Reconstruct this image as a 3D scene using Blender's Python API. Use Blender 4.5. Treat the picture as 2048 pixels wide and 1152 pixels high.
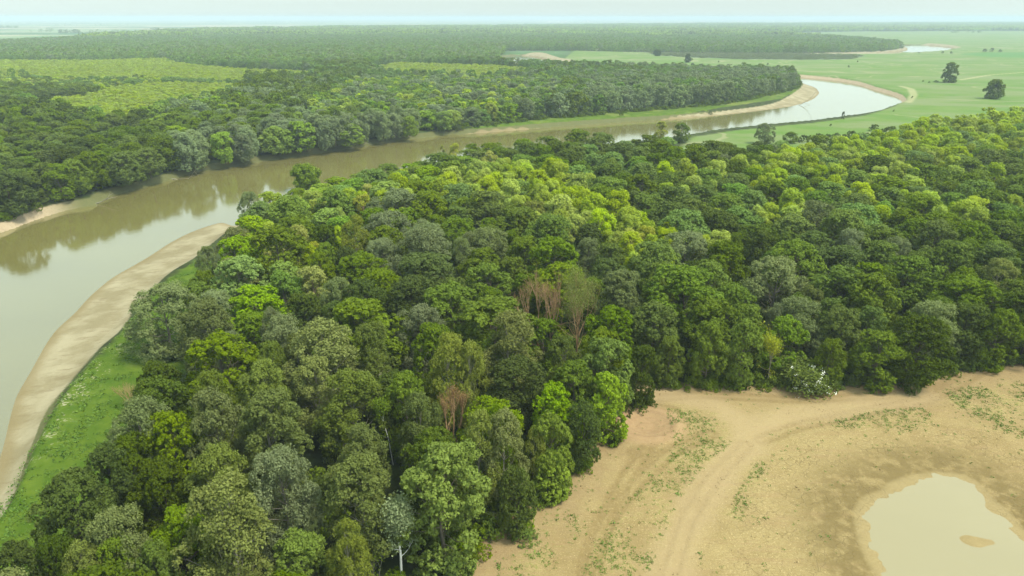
import bpy, math, random
import numpy as np
from mathutils import Vector

for o in list(bpy.data.objects):
    bpy.data.objects.remove(o)
SC = bpy.context.scene
COL = SC.collection
rad = math.radians

# ------------------------------------------------------------------ camera
CAM_H, PITCH, FPX = 60.0, rad(21.62), 1365.3
cam_d = bpy.data.cameras.new('camera')
cam_d.lens = 24.0
cam_d.sensor_width = 36.0
cam_d.clip_start = 1.0
cam_d.clip_end = 120000.0
cam = bpy.data.objects.new('camera', cam_d)
COL.objects.link(cam)
cam.location = (0, 0, CAM_H)
cam.rotation_euler = (rad(90) - PITCH, 0, 0)
SC.camera = cam

# ------------------------------------------------------------------ light
SUN_EL, SUN_AZ = rad(60), rad(112)          # azimuth measured clockwise from +Y (to the right of the view)
w = bpy.data.worlds.new('World')
SC.world = w
w.use_nodes = True
nt = w.node_tree
bg = nt.nodes['Background']
sky = nt.nodes.new('ShaderNodeTexSky')
sky.sky_type = 'NISHITA'
sky.sun_disc = False
sky.sun_elevation = SUN_EL
sky.sun_rotation = SUN_AZ
sky.altitude = 50
sky.air_density = 2.0
sky.dust_density = 1.6
sky.ozone_density = 1.0
# overcast: the dim band that a clear sky has right at the horizon is left out
tcw = nt.nodes.new('ShaderNodeTexCoord')
spx = nt.nodes.new('ShaderNodeSeparateXYZ')
mxz = nt.nodes.new('ShaderNodeMath')
mxz.operation = 'MAXIMUM'
mxz.inputs[1].default_value = .019
cbx = nt.nodes.new('ShaderNodeCombineXYZ')
nt.links.new(tcw.outputs['Generated'], spx.inputs[0])
nt.links.new(spx.outputs[0], cbx.inputs[0])
nt.links.new(spx.outputs[1], cbx.inputs[1])
nt.links.new(spx.outputs[2], mxz.inputs[0])
nt.links.new(mxz.outputs[0], cbx.inputs[2])
nt.links.new(cbx.outputs[0], sky.inputs['Vector'])
hs = nt.nodes.new('ShaderNodeHueSaturation')
hs.inputs['Saturation'].default_value = 0.12
nt.links.new(sky.outputs[0], hs.inputs['Color'])
tint = nt.nodes.new('ShaderNodeMix')
tint.data_type = 'RGBA'
tint.blend_type = 'MULTIPLY'
tint.inputs[0].default_value = 1.0
tint.inputs[7].default_value = (.88, 1.06, 1.03, 1)
nt.links.new(hs.outputs[0], tint.inputs[6])
nt.links.new(tint.outputs[2], bg.inputs[0])
bg.inputs[1].default_value = 0.148
sl = bpy.data.lights.new('sun', 'SUN')
sl.energy = 2.8
sl.angle = rad(15)
sl.color = (1.0, 0.94, 0.80)
so = bpy.data.objects.new('sun', sl)
COL.objects.link(so)
sd = Vector((math.sin(SUN_AZ) * math.cos(SUN_EL), math.cos(SUN_AZ) * math.cos(SUN_EL), math.sin(SUN_EL)))
so.rotation_euler = sd.to_track_quat('Z', 'Y').to_euler()
so.location = (0, 0, 200)

SC.view_settings.view_transform = 'Standard'
SC.view_settings.look = 'None'
SC.view_settings.exposure = 0.8
SC.view_settings.gamma = 1.0
SC.view_settings.use_curve_mapping = False
cy = SC.cycles
cy.max_bounces = 5
cy.diffuse_bounces = 2
cy.glossy_bounces = 2
cy.transmission_bounces = 3
cy.transparent_max_bounces = 4
cy.volume_bounces = 1
cy.use_denoising = True
try:
    cy.denoiser = 'OPENIMAGEDENOISE'
except Exception:
    pass
cy.caustics_reflective = False
cy.caustics_refractive = False
HAZE = 1.75e-4
HAZE_COL = (0.62, 0.73, 0.87)

# ------------------------------------------------------------------ projection helpers (photo pixels <-> ground metres)
CP, SP = math.cos(PITCH), math.sin(PITCH)


def at(px, py, z=0.0):
    px = np.asarray(px, float)
    py = np.asarray(py, float)
    dx = (px - 1024) / FPX
    u = -(py - 576) / FPX
    vy = CP + u * SP
    vz = -SP + u * CP
    vz = np.minimum(vz, -0.0009)
    t = (z - CAM_H) / vz
    return dx * t, vy * t


def pix(x, y, z=0.0):
    zz = z - CAM_H
    d = y * CP - zz * SP
    v = y * SP + zz * CP
    return 1024 + FPX * x / d, 576 - FPX * v / d, d


def poly(pts, z=0.0):
    a = np.array(pts, float)
    x, y = at(a[:, 0], a[:, 1], z)
    return np.stack([x, y], 1)


def resample(P, n=3):
    """smooth a closed outline with Catmull-Rom"""
    out = []
    m = len(P)
    for i in range(m):
        p0, p1, p2, p3 = P[i - 1], P[i], P[(i + 1) % m], P[(i + 2) % m]
        for k in range(n):
            t = k / n
            out.append(0.5 * ((2 * p1) + (-p0 + p2) * t + (2 * p0 - 5 * p1 + 4 * p2 - p3) * t * t + (-p0 + 3 * p1 - 3 * p2 + p3) * t ** 3))
    return np.array(out)


def inside(P, x, y):
    x = np.asarray(x, float)
    y = np.asarray(y, float)
    r = np.zeros(x.shape, bool)
    m = len(P)
    for i in range(m):
        ax, ay = P[i]
        bx, by = P[(i + 1) % m]
        if ay == by:
            continue
        c = (ay > y) != (by > y)
        r ^= c & (x < (bx - ax) * (y - ay) / (by - ay) + ax)
    return r


def line_dist(P, x, y, closed=True):
    d = np.full(np.shape(x), 1e12)
    m = len(P)
    for i in range(m if closed else m - 1):
        ax, ay = P[i]
        bx, by = P[(i + 1) % m]
        ex, ey = bx - ax, by - ay
        L = ex * ex + ey * ey + 1e-9
        t = np.clip(((x - ax) * ex + (y - ay) * ey) / L, 0, 1)
        d = np.minimum(d, (x - ax - t * ex) ** 2 + (y - ay - t * ey) ** 2)
    return np.sqrt(d)


def sdist(P, x, y):
    """signed distance, positive inside"""
    d = line_dist(P, x, y)
    return np.where(inside(P, x, y), d, -d)


def sdmax(polys, x, y):
    r = np.full(np.shape(x), -1e6)
    for P in polys:
        r = np.maximum(r, sdist(P, x, y))
    return r


def sstep(a, b, v):
    t = np.clip((v - a) / (b - a), 0, 1)
    return t * t * (3 - 2 * t)


def vnoise(x, y, seed=0):
    """value noise on numpy arrays, -1..1"""
    xi, yi = np.floor(x).astype(np.int64), np.floor(y).astype(np.int64)
    fx, fy = x - xi, y - yi
    fx, fy = fx * fx * (3 - 2 * fx), fy * fy * (3 - 2 * fy)

    def h(a, b):
        n = (a * 374761393 + b * 668265263 + seed * 1442695041) & 0xffffffff
        n = ((n ^ (n >> 13)) * 1274126177) & 0xffffffff
        return ((n ^ (n >> 16)) & 0xffff) / 32767.5 - 1
    return (h(xi, yi) * (1 - fx) + h(xi + 1, yi) * fx) * (1 - fy) + (h(xi, yi + 1) * (1 - fx) + h(xi + 1, yi + 1) * fx) * fy


def fbm(x, y, o=4, seed=0):
    s, a, n = 0, 1, 0
    for k in range(o):
        s = s + a * vnoise(x * 2 ** k, y * 2 ** k, seed + k)
        n += a
        a *= .5
    return s / n


# ------------------------------------------------------------------ outlines of the place
WZ = -3.0
RIVER = resample(poly([
    (-500, 585), (-200, 520), (0, 465), (52, 446), (115, 425), (160, 415), (194, 409), (208, 398), (243, 386), (278, 377), (312, 368), (347, 358),
    (382, 347), (451, 335), (521, 323), (590, 314), (635, 307), (700, 297), (769, 285), (839, 276), (908, 269), (960, 266),
    (1047, 259), (1130, 252), (1207, 247), (1256, 243), (1330, 239), (1417, 233), (1487, 226), (1556, 217), (1591, 211), (1626, 199), (1638, 187),
    (1634, 178), (1622, 172), (1605, 167), (1592, 163), (1560, 158), (1530, 154), (1520, 150), (1560, 150), (1600, 154), (1643, 158), (1678, 162), (1713, 168), (1740, 177),
    (1765, 184), (1792, 193), (1803, 201), (1803, 207), (1789, 213), (1765, 222), (1730, 231), (1685, 238), (1626, 246),
    (1556, 253), (1487, 260), (1417, 269), (1383, 275), (1300, 289), (1150, 301), (1000, 319), (900, 338), (800, 360),
    (700, 384), (620, 404), (560, 421), (500, 440), (470, 452), (448, 446), (427, 449), (382, 465), (340, 486), (306, 508), (271, 529),
    (226, 555), (189, 585), (167, 607), (149, 627), (115, 658), (94, 686), (76, 717), (59, 748), (35, 790), (22, 830), (10, 880), (0, 915),
    (-30, 1000), (-120, 1200), (-500, 1500)], WZ), 3)
RIVER2 = resample(poly([(1019, 112), (1040, 111), (1062, 113), (1080, 117), (1104, 123), (1100, 127), (1060, 128), (1022, 125), (990, 118)], WZ), 2)
RIVER3 = resample(poly([(1808, 92), (1830, 90), (1860, 91), (1890, 94), (1907, 97), (1885, 102), (1850, 105), (1800, 107), (1760, 107),
                        (1740, 106), (1780, 104.5), (1812, 101), (1812, 96)], WZ), 2)
WATERS = [RIVER, RIVER2, RIVER3]
SAND = [resample(poly([(480, 440), (448, 440), (427, 446), (340, 480), (226, 548), (149, 620), (94, 680), (59, 740), (22, 825), (-10, 915), (-60, 1060),
                       (-20, 1010), (0, 974), (17, 934), (31, 905), (45, 884), (62, 856), (83, 832), (132, 779), (167, 741), (208, 699), (236, 679), (257, 654),
                       (274, 630), (295, 606), (319, 578), (347, 554), (389, 529), (430, 495), (470, 460)], -2.0), 2),
        resample(poly([(880, 275), (960, 265), (1047, 258), (1130, 254), (1207, 248), (1256, 244), (1330, 239), (1400, 230), (1450, 223), (1520, 214), (1560, 205),
                       (1590, 188), (1602, 176), (1600, 166), (1615, 168), (1640, 178), (1645, 190), (1630, 204), (1600, 214),
                       (1556, 222), (1487, 231), (1417, 238), (1330, 244), (1207, 253), (1047, 265), (960, 272)], -2.0), 2),
        resample(poly([(1045, 112), (1070, 106), (1090, 108), (1120, 118), (1160, 124), (1150, 129), (1105, 125), (1070, 117)], -2.0), 2),
        resample(poly([(1640, 107.6), (1740, 104.5), (1790, 101), (1812, 95), (1816, 103), (1790, 109), (1700, 110)], -2.0), 2),
        resample(poly([(1830, 90), (1860, 88.7), (1900, 92), (1925, 96), (1910, 98), (1880, 94.5)], -2.0), 1)]
GRASS = [poly([(-200, 1500), (-90, 1150), (0, 960), (132, 770), (236, 670), (319, 570), (389, 522), (420, 520), (440, 560), (400, 640), (420, 690), (400, 720),
               (330, 780), (300, 900), (200, 1080), (100, 1250), (-50, 1500)]),
         poly([(640, 305), (850, 276), (960, 262), (1207, 240), (1330, 233), (1450, 214), (1560, 198), (1602, 180), (1600, 160),
               (1560, 170), (1400, 205), (1100, 235), (900, 260), (700, 286)])]
MEADOW = [poly([(1383, 274), (1487, 259), (1626, 245), (1730, 230), (1789, 212), (1803, 200), (1792, 192), (1740, 176), (1678, 161),
                (1580, 149), (1520, 148), (1400, 136), (1240, 131), (1110, 131), (1150, 100), (1300, 105), (1500, 108), (1690, 109), (1810, 98), (1808, 88),
                (1700, 76), (1500, 66.5), (1700, 62.5), (2048, 61), (3200, 60), (3200, 200), (2500, 240), (2048, 262), (1830, 300), (1600, 330), (1400, 335), (1340, 310)])]
REEDS = poly([(1300, 107), (1420, 107), (1600, 108), (1730, 111), (1720, 114), (1700, 119), (1600, 120), (1480, 118.5), (1380, 115), (1310, 111)])
CROP = poly([(1915, 108), (1960, 105), (2300, 103), (2300, 118), (2048, 116), (1980, 114)])
FIELD = resample(poly([(2700, 640), (2300, 690), (2048, 728), (1960, 738), (1900, 748), (1840, 766), (1700, 772), (1500, 776), (1330, 768), (1270, 775), (1235, 800),
                       (1215, 850), (1180, 890), (1140, 925), (1110, 975), (1060, 1010), (1000, 1040), (960, 1090), (925, 1150), (880, 1300), (900, 1700),
                       (2000, 2100), (3500, 2000), (3500, 900)]), 2)
POND = resample(poly([(1844, 951), (1789, 966), (1765, 985), (1737, 995), (1716, 1022), (1718, 1051), (1725, 1085), (1735, 1110), (1754, 1144), (1790, 1200),
                      (1850, 1260), (2000, 1310), (2200, 1310), (2280, 1220), (2180, 1150), (2100, 1110), (2052, 1071), (2015, 1026),
                      (1983, 1000), (1959, 972), (1930, 953), (1885, 948)], -0.3), 2)
LIME_FAR = [poly([(-400, 122), (0, 116), (190, 116), (330, 112), (350, 120), (420, 128), (520, 134), (640, 138), (620, 156), (440, 158), (300, 152), (200, 154), (0, 150), (-300, 150)], 7),
            poly([(10, 192), (100, 184), (170, 178), (220, 162), (330, 154), (440, 156), (540, 158), (500, 180), (420, 200), (330, 216), (260, 232), (210, 238), (150, 224), (80, 210)], 9),
            poly([(730, 130), (790, 119), (1000, 125), (1090, 132), (1060, 142), (960, 152), (800, 148)], 8),
            poly([(1230, 74), (1330, 67), (1400, 66.5), (1450, 70), (1330, 75)], 5)]
# woods (outline of the tree bases)
WOOD_FAR = [poly([(-900, 640), (-300, 510), (0, 442), (60, 425), (120, 408), (190, 398), (280, 368), (390, 338), (520, 318), (640, 302), (700, 292), (770, 281), (839, 272),
                  (908, 257), (978, 250), (1047, 242), (1117, 235), (1186, 230), (1242, 225), (1325, 218), (1417, 211), (1487, 200),
                  (1542, 189), (1584, 179), (1597, 170), (1588, 158), (1540, 154), (1440, 149), (1300, 144), (1200, 142), (1105, 140), (1020, 137), (985, 124),
                  (1015, 101), (1160, 101.5), (1300, 105), (1500, 107), (1640, 106), (1690, 105), (1780, 101), (1806, 96), (1800, 91), (1730, 83), (1650, 76), (1560, 71), (1440, 67.5),
                  (1700, 63.5), (2048, 62), (3000, 61), (3000, 47), (2048, 47), (1400, 49.5), (1000, 54), (700, 56.5), (400, 62), (250, 74), (100, 83), (0, 89), (-700, 106), (-1500, 300)])]
WOOD_NEAR = poly([(3000, 610), (2400, 670), (2048, 722), (1960, 733), (1900, 742), (1840, 760), (1700, 768), (1500, 773), (1330, 764), (1262, 770), (1228, 800),
                  (1205, 850), (1170, 888), (1130, 925), (1100, 975), (1050, 1012), (985, 1050), (945, 1100), (910, 1160), (860, 1320), (840, 1500),
                  (-70, 1500), (50, 1290), (120, 1180), (172, 1095), (224, 1025), (280, 962), (322, 895), (345, 850), (395, 780), (440, 740), (408, 715), (392, 690),
                  (425, 612), (462, 566), (485, 506), (508, 470), (560, 438), (620, 418), (700, 396), (800, 370), (900, 350), (1000, 336), (1150, 328), (1290, 328), (1340, 337),
                  (1400, 341), (1600, 338), (1750, 322), (1830, 290), (1930, 275), (2048, 258), (2400, 225), (3000, 205)])


def terrain(x, y, fine=True):
    x = np.asarray(x, float)
    y = np.asarray(y, float)
    sr = sdmax(WATERS, x, y)
    sand = sdmax(SAND[:2], x, y)
    gentle = sstep(-6, 4, sand)
    wid = 3.5 + 24 * gentle + 1.2 * vnoise(x / 6, y / 6, 3)
    d = np.maximum(-sr, 0)
    z = np.where(sr > 0, WZ - np.minimum(sr * 0.25, 2.0), WZ + 3.0 * np.clip(d / wid, 0, 1) ** (0.7 + 0.3 * gentle))
    far = sstep(0, 1.0, d / np.maximum(wid, 1))
    r = np.hypot(x, y)
    z = z + far * (0.35 * fbm(x / 40, y / 40, 3, 5) + sstep(300, 2000, r) * 1.0 * fbm(x / 300, y / 300, 2, 9))
    # pond hollow, round spoil heap, ruts on the bare field
    sp = sdist(POND, x, y)
    near = r < 260
    base = np.where(near, z * 0 + 0.12 * fbm(x / 9, y / 9, 3, 21) * (1 - sstep(-18, -3, sp)), z)
    sf = sdist(FIELD, x, y)
    k = sstep(-1, 4, sf)
    z = z * (1 - k) + base * k
    n2 = fbm(x / 4, y / 4, 3, 31)
    z = z - 0.36 * sstep(-16, 3, sp) + (0.014 * n2 + 0.022 * fbm(x / 1.3, y / 1.3, 3, 44)) * sstep(-20, -2, sp)
    z = z - 0.12 * sstep(0, 8, sp)
    for (px, py, rr, h) in ((1952, 1082, 1.7, .17), (1885, 989, 1.3, .035), (1995, 1018, .7, .10)):
        cx, cy_ = at(px, py, -0.3)
        e = ((x - cx) / (rr * 1.5)) ** 2 + ((y - cy_) / rr) ** 2
        z = z + h * np.exp(-e) * (1 + 0.5 * n2)
    cx, cy_ = at(1293, 850)
    q = np.hypot((x - cx) / 1.15, y - cy_)
    z = z + 0.55 * np.exp(-((q - 4.2) / 1.5) ** 2) * (0.7 + 0.4 * n2) - 0.35 * np.exp(-(q / 2.4) ** 2) + 0.06 * np.sin(q * 3.4 + n2 * 2) * np.exp(-((q - 2) / 2) ** 2)
    return z


# ------------------------------------------------------------------ mesh helpers
def new_mesh(name, V, F, mats=(), midx=None, attrs=None, smooth=False):
    """V (n,3); F (m,3|4) array; attrs {name: (domain, array)}"""
    V = np.asarray(V, np.float32)
    F = np.asarray(F, np.int32)
    me = bpy.data.meshes.new(name)
    k = F.shape[1]
    me.vertices.add(len(V))
    me.vertices.foreach_set('co', V.ravel())
    me.loops.add(F.size)
    me.loops.foreach_set('vertex_index', F.ravel())
    me.polygons.add(len(F))
    me.polygons.foreach_set('loop_start', np.arange(0, F.size, k, dtype=np.int32))
    me.polygons.foreach_set('loop_total', np.full(len(F), k, np.int32))
    for m in mats:
        me.materials.append(m)
    if midx is not None:
        me.polygons.foreach_set('material_index', np.asarray(midx, np.int32))
    if smooth:
        me.polygons.foreach_set('use_smooth', np.ones(len(F), bool))
    for n, (dom, arr) in (attrs or {}).items():
        a = me.attributes.new(n, 'FLOAT', dom)
        a.data.foreach_set('value', np.asarray(arr, np.float32))
    me.update()
    return me


def link(name, me, parent=None, label=None, cat=None, group=None, kind=None):
    o = bpy.data.objects.new(name, me)
    COL.objects.link(o)
    if parent is not None:
        o.parent = parent
    if label:
        o['label'] = label
    if cat:
        o['category'] = cat
    if group:
        o['group'] = group
    if kind:
        o['kind'] = kind
    return o


# ------------------------------------------------------------------ material helpers
class N:
    def __init__(self, name):
        self.m = bpy.data.materials.new(name)
        self.m.use_nodes = True
        self.t = self.m.node_tree
        self.t.nodes.clear()
        self.out = self.t.nodes.new('ShaderNodeOutputMaterial')

    def n(self, kind, **kw):
        nd = self.t.nodes.new(kind)
        for k, v in kw.items():
            setattr(nd, k, v)
        return nd

    def set(self, sock, v):
        if isinstance(v, bpy.types.NodeSocket):
            self.t.links.new(v, sock)
        elif isinstance(v, (tuple, list)):
            sock.default_value = tuple(v) + ((1,) if len(v) == 3 and len(sock.default_value) == 4 else ())
        else:
            sock.default_value = v

    def attr(self, name):
        return self.n('ShaderNodeAttribute', attribute_name=name).outputs['Fac']

    def math(self, op, a, b=0.0, c=0.0, clamp=False):
        nd = self.n('ShaderNodeMath', operation=op, use_clamp=clamp)
        for s, v in zip(nd.inputs, (a, b, c)):
            self.set(s, v)
        return nd.outputs[0]

    def step(self, v, a, b):
        nd = self.n('ShaderNodeMapRange', interpolation_type='SMOOTHSTEP')
        self.set(nd.inputs['Value'], v)
        nd.inputs['From Min'].default_value = a
        nd.inputs['From Max'].default_value = b
        return nd.outputs[0]

    def mix(self, f, a, b, blend='MIX'):
        nd = self.n('ShaderNodeMix', data_type='RGBA', blend_type=blend)
        self.set(nd.inputs[0], f)
        self.set(nd.inputs[6], a)
        self.set(nd.inputs[7], b)
        return nd.outputs[2]

    def coord(self, scale=(1, 1, 1), rot=0.0):
        g = self.n('ShaderNodeNewGeometry')
        mp = self.n('ShaderNodeMapping')
        mp.inputs['Scale'].default_value = scale
        mp.inputs['Rotation'].default_value = (0, 0, rot)
        self.t.links.new(g.outputs['Position'], mp.inputs[0])
        return mp.outputs[0]

    def noise(self, scale, detail=4, rough=0.55, vec=None, dist=0.0):
        nd = self.n('ShaderNodeTexNoise')
        self.set(nd.inputs['Vector'], vec if vec is not None else self.coord())
        nd.inputs['Scale'].default_value = scale
        nd.inputs['Detail'].default_value = detail
        nd.inputs['Roughness'].default_value = rough
        nd.inputs['Distortion'].default_value = dist
        return nd.outputs[0]

    def voro(self, scale, feature='F1', vec=None, out=0):
        nd = self.n('ShaderNodeTexVoronoi', feature=feature)
        self.set(nd.inputs['Vector'], vec if vec is not None else self.coord())
        nd.inputs['Scale'].default_value = scale
        return nd.outputs[out]

    def pbr(self, col, rough=0.9, spec=0.2, bump=None, bstr=0.5, bdist=0.1, **kw):
        p = self.n('ShaderNodeBsdfPrincipled')
        self.set(p.inputs['Base Color'], col)
        self.set(p.inputs['Roughness'], rough)
        self.set(p.inputs['Specular IOR Level'], spec)
        for k, v in kw.items():
            self.set(p.inputs[k.replace('_', ' ')], v)
        if bump is not None:
            b = self.n('ShaderNodeBump')
            b.inputs['Strength'].default_value = bstr
            b.inputs['Distance'].default_value = bdist
            self.set(b.inputs['Height'], bump)
            self.t.links.new(b.outputs[0], p.inputs['Normal'])
        self.t.links.new(p.outputs[0], self.out.inputs[0])
        return p


# ------------------------------------------------------------------ ground material (one sheet, zones by distance attributes)
def ground_material():
    M = N('ground_cover')
    n_fine = M.noise(1.6, 5, .65)
    n_mid = M.noise(0.22, 5, .6)
    n_big = M.noise(0.035, 4, .55)
    n_huge = M.noise(0.0045, 4, .55)
    wob = M.math('MULTIPLY', M.math('SUBTRACT', n_mid, .5), 5.0)
    wob2 = M.math('MULTIPLY', M.math('SUBTRACT', n_fine, .5), 1.6)
    wobs = M.math('ADD', wob, wob2)
    # forest floor
    col = M.mix(M.step(n_mid, .35, .7), (.030, .036, .012), (.055, .075, .020))
    # far farmland: strips of pale fields
    vc = M.voro(1.0, 'F1', M.coord((1 / 2600, 1 / 600, 1), rad(8)), 1)
    sep = M.n('ShaderNodeSeparateColor')
    M.set(sep.inputs[0], vc)
    farm = M.mix(M.step(sep.outputs[0], .35, .65), (.12, .21, .07), (.38, .33, .21))
    farm = M.mix(M.step(sep.outputs[1], .6, .7), farm, (.055, .12, .03))
    farm = M.mix(M.step(n_huge, .45, .6), farm, M.mix(.5, farm, (.12, .17, .09)))
    col = M.mix(M.step(M.attr('farm'), -30, 30), col, farm)
    # meadow
    mea = M.mix(M.step(n_big, .3, .7), (.085, .160, .022), (.120, .180, .038))
    mea = M.mix(M.step(M.noise(.011, 5, .6, M.coord((1, 2.2, 1))), .42, .62), mea, (.150, .185, .070))
    mea = M.mix(M.math('MULTIPLY', M.step(n_mid, .5, .75), .5), mea, (.10, .17, .03))
    mea = M.mix(M.math('MULTIPLY', M.step(M.math('ABSOLUTE', M.math('SUBTRACT', M.noise(.006, 3, .5, None, 1.5), .5)), .012, .003), .55), mea, (.27, .25, .14))
    mea = M.mix(M.step(M.math('ADD', M.attr('reeds'), M.math('MULTIPLY', wobs, 3)), -6, 6), mea, M.mix(n_mid, (.10, .14, .075), (.15, .19, .11)))
    mea = M.mix(M.step(M.attr('crop'), -4, 4), mea, (.075, .17, .035))
    mea = M.mix(M.math('MULTIPLY', M.step(M.attr('trail'), 4.5, 1.5), .6), mea, (.34, .31, .17))
    col = M.mix(M.step(M.math('ADD', M.attr('meadow'), wob), -2, 3), col, mea)
    # grass strip
    gr = M.mix(M.step(n_mid, .3, .7), (.050, .095, .006), (.095, .140, .012))
    gr = M.mix(M.math('MULTIPLY', M.step(n_fine, .5, .75), .6), gr, (.045, .10, .012))
    gr = M.mix(M.math('MULTIPLY', M.step(n_big, .52, .65), .55), gr, (.19, .20, .05))
    stony = M.math('MULTIPLY', M.step(M.attr('stony'), 5.0, .8), M.step(M.math('ADD', n_fine, M.math('MULTIPLY', n_mid, .8)), .98, 1.06))
    gr = M.mix(M.math('MULTIPLY', stony, .75), gr, (.34, .31, .21))
    col = M.mix(M.step(M.math('ADD', M.attr('grass'), wobs), -.8, 1.2), col, gr)
    # steep eroded bank
    bank = M.mix(n_mid, (.27, .20, .12), (.42, .34, .23))
    bank = M.mix(M.math('MULTIPLY', M.step(n_fine, .5, .7), .6), bank, (.16, .13, .07))
    g = M.n('ShaderNodeNewGeometry')
    sx = M.n('ShaderNodeSeparateXYZ')
    M.set(sx.inputs[0], g.outputs['Position'])
    zz = M.math('ADD', sx.outputs[2], M.math('MULTIPLY', M.math('SUBTRACT', n_mid, .5), .9))
    bank = M.mix(M.step(M.attr('cutbank'), -8, 8), M.mix(n_fine, (.07, .085, .025), (.15, .14, .06)), bank)
    col = M.mix(M.math('MULTIPLY', M.step(zz, -.5, -1.0), M.step(M.attr('river'), -9, -6)), col, bank)
    # sand bar
    s = M.mix(M.step(M.noise(.12, 5, .6, M.coord((1, 1, 1), rad(50))), .35, .65), (.215, .18, .10), (.31, .27, .17))
    s = M.mix(M.math('MULTIPLY', M.step(M.noise(.5, 6, .7, M.coord((.35, 1.6, 1), rad(-52))), .52, .66), .55), s, (.17, .13, .07))
    s = M.mix(M.math('MULTIPLY', M.step(n_fine, .55, .8), .35), s, (.26, .21, .14))
    wet = M.step(M.math('ADD', M.attr('river'), M.math('MULTIPLY', wobs, .5)), -3.2, -.3)
    s = M.mix(M.math('MULTIPLY', wet, .8), s, (.20, .155, .075))
    sm = M.step(M.math('ADD', M.attr('sand'), wob2), -.6, .6)
    col = M.mix(sm, col, s)
    # bare field
    f = M.mix(M.step(n_mid, .3, .7), (.228, .166, .070), (.31, .234, .106))
    f = M.mix(M.math('MULTIPLY', M.step(n_big, .4, .65), .6), f, (.30, .235, .105))
    f = M.mix(M.math('MULTIPLY', M.step(M.noise(.6, 6, .7, M.coord((.4, 1.8, 1), rad(35))), .5, .7), .45), f, (.30, .215, .11))
    f = M.mix(M.math('MULTIPLY', M.step(n_fine, .55, .78), .4), f, (.25, .18, .09))
    f = M.mix(M.math('MULTIPLY', M.step(M.math('ADD', M.attr('green'), wobs), -1.5, 2.0), M.step(M.math('ADD', M.math('MULTIPLY', n_fine, .6), M.math('MULTIPLY', n_mid, .4)), .50, .68)), f, (.19, .20, .05))
    n_grit = M.noise(7.0, 4, .75)
    f = M.mix(M.math('MULTIPLY', M.step(n_grit, .45, .7), .75), f, (.17, .115, .045))
    f = M.mix(M.math('MULTIPLY', M.step(M.noise(2.2, 5, .75, M.coord((.6, 1.6, 1), rad(-20))), .48, .62), .5), f, (.21, .15, .06))
    f = M.mix(M.math('MULTIPLY', M.step(M.noise(4.5, 3, .7), .55, .7), .6), f, (.50, .38, .19))
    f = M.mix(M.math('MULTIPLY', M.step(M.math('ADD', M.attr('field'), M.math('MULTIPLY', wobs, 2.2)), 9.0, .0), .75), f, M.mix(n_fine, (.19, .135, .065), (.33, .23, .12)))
    f = M.mix(M.math('MULTIPLY', M.step(M.noise(.33, 5, .7, M.coord((.22, 2.2, 1), rad(18))), .50, .66), .5), f, (.26, .175, .085))
    ring = M.math('MULTIPLY', M.step(M.math('ADD', M.attr('pond'), M.math('MULTIPLY', wobs, .8)), -10.5, -3.0), M.step(M.math('ADD', M.attr('pond'), wob2), .6, -.8))
    f = M.mix(M.math('MULTIPLY', ring, M.math('ADD', M.math('MULTIPLY', M.step(M.noise(.45, 5, .65), .36, .56), .60), .26)), f, (.145, .105, .040))
    near = M.step(M.attr('pond'), -24, -9)
    crk = M.voro(.42, 'DISTANCE_TO_EDGE', M.coord((1, 1.1, 1)), 0)
    wv = M.n('ShaderNodeVectorMath', operation='ADD')
    cn = M.n('ShaderNodeTexNoise')
    cn.inputs['Scale'].default_value = .8
    M.set(cn.inputs['Vector'], M.coord())
    M.set(wv.inputs[0], M.coord())
    sc = M.n('ShaderNodeVectorMath', operation='SCALE')
    M.set(sc.inputs[0], cn.outputs[1])
    sc.inputs['Scale'].default_value = 1.6
    M.set(wv.inputs[1], sc.outputs[0])
    crk = M.voro(.62, 'DISTANCE_TO_EDGE', wv.outputs[0], 0)
    cr = M.math('MULTIPLY', M.math('MULTIPLY', M.step(crk, .045, .008), near), M.step(M.noise(.13, 3), .42, .58))
    f = M.mix(M.math('MULTIPLY', cr, .55), f, (.16, .115, .05))
    f = M.mix(M.math('MULTIPLY', M.step(M.attr('track'), .9, .15), M.math('MULTIPLY', M.step(n_fine, .2, .6), .55)), f, (.17, .115, .045))
    f = M.mix(M.math('MULTIPLY', M.math('MULTIPLY', M.step(M.attr('heap'), 5.2, 4.2), M.step(M.math('SINE', M.math('ADD', M.math('MULTIPLY', M.attr('heap'), 5.0), M.math('MULTIPLY', n_mid, 5.0))), .0, .8)), .55), f, (.17, .105, .05))
    f = M.mix(M.math('MULTIPLY', M.step(M.math('ADD', M.attr('road'), wobs), 4.0, 1.0), .5), f, (.345, .258, .14))
    f = M.mix(M.math('MULTIPLY', M.step(M.attr('heap'), 6.5, 4.5), .7), f, M.mix(n_fine, (.25, .155, .08), (.40, .265, .145)))
    f = M.mix(M.math('MULTIPLY', M.step(M.attr('pond'), -.9, -.1), .6), f, (.26, .20, .095))
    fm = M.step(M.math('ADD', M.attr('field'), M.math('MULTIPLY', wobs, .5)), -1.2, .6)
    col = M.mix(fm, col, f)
    hgt = M.math('ADD', M.math('MULTIPLY', n_fine, .5), n_mid)
    hgt = M.math('SUBTRACT', hgt, M.math('MULTIPLY', cr, .3))
    hgt = M.math('ADD', hgt, M.math('MULTIPLY', n_grit, .25))
    M.pbr(col, .95, .1, hgt, .55, .35)
    return M.m


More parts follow.
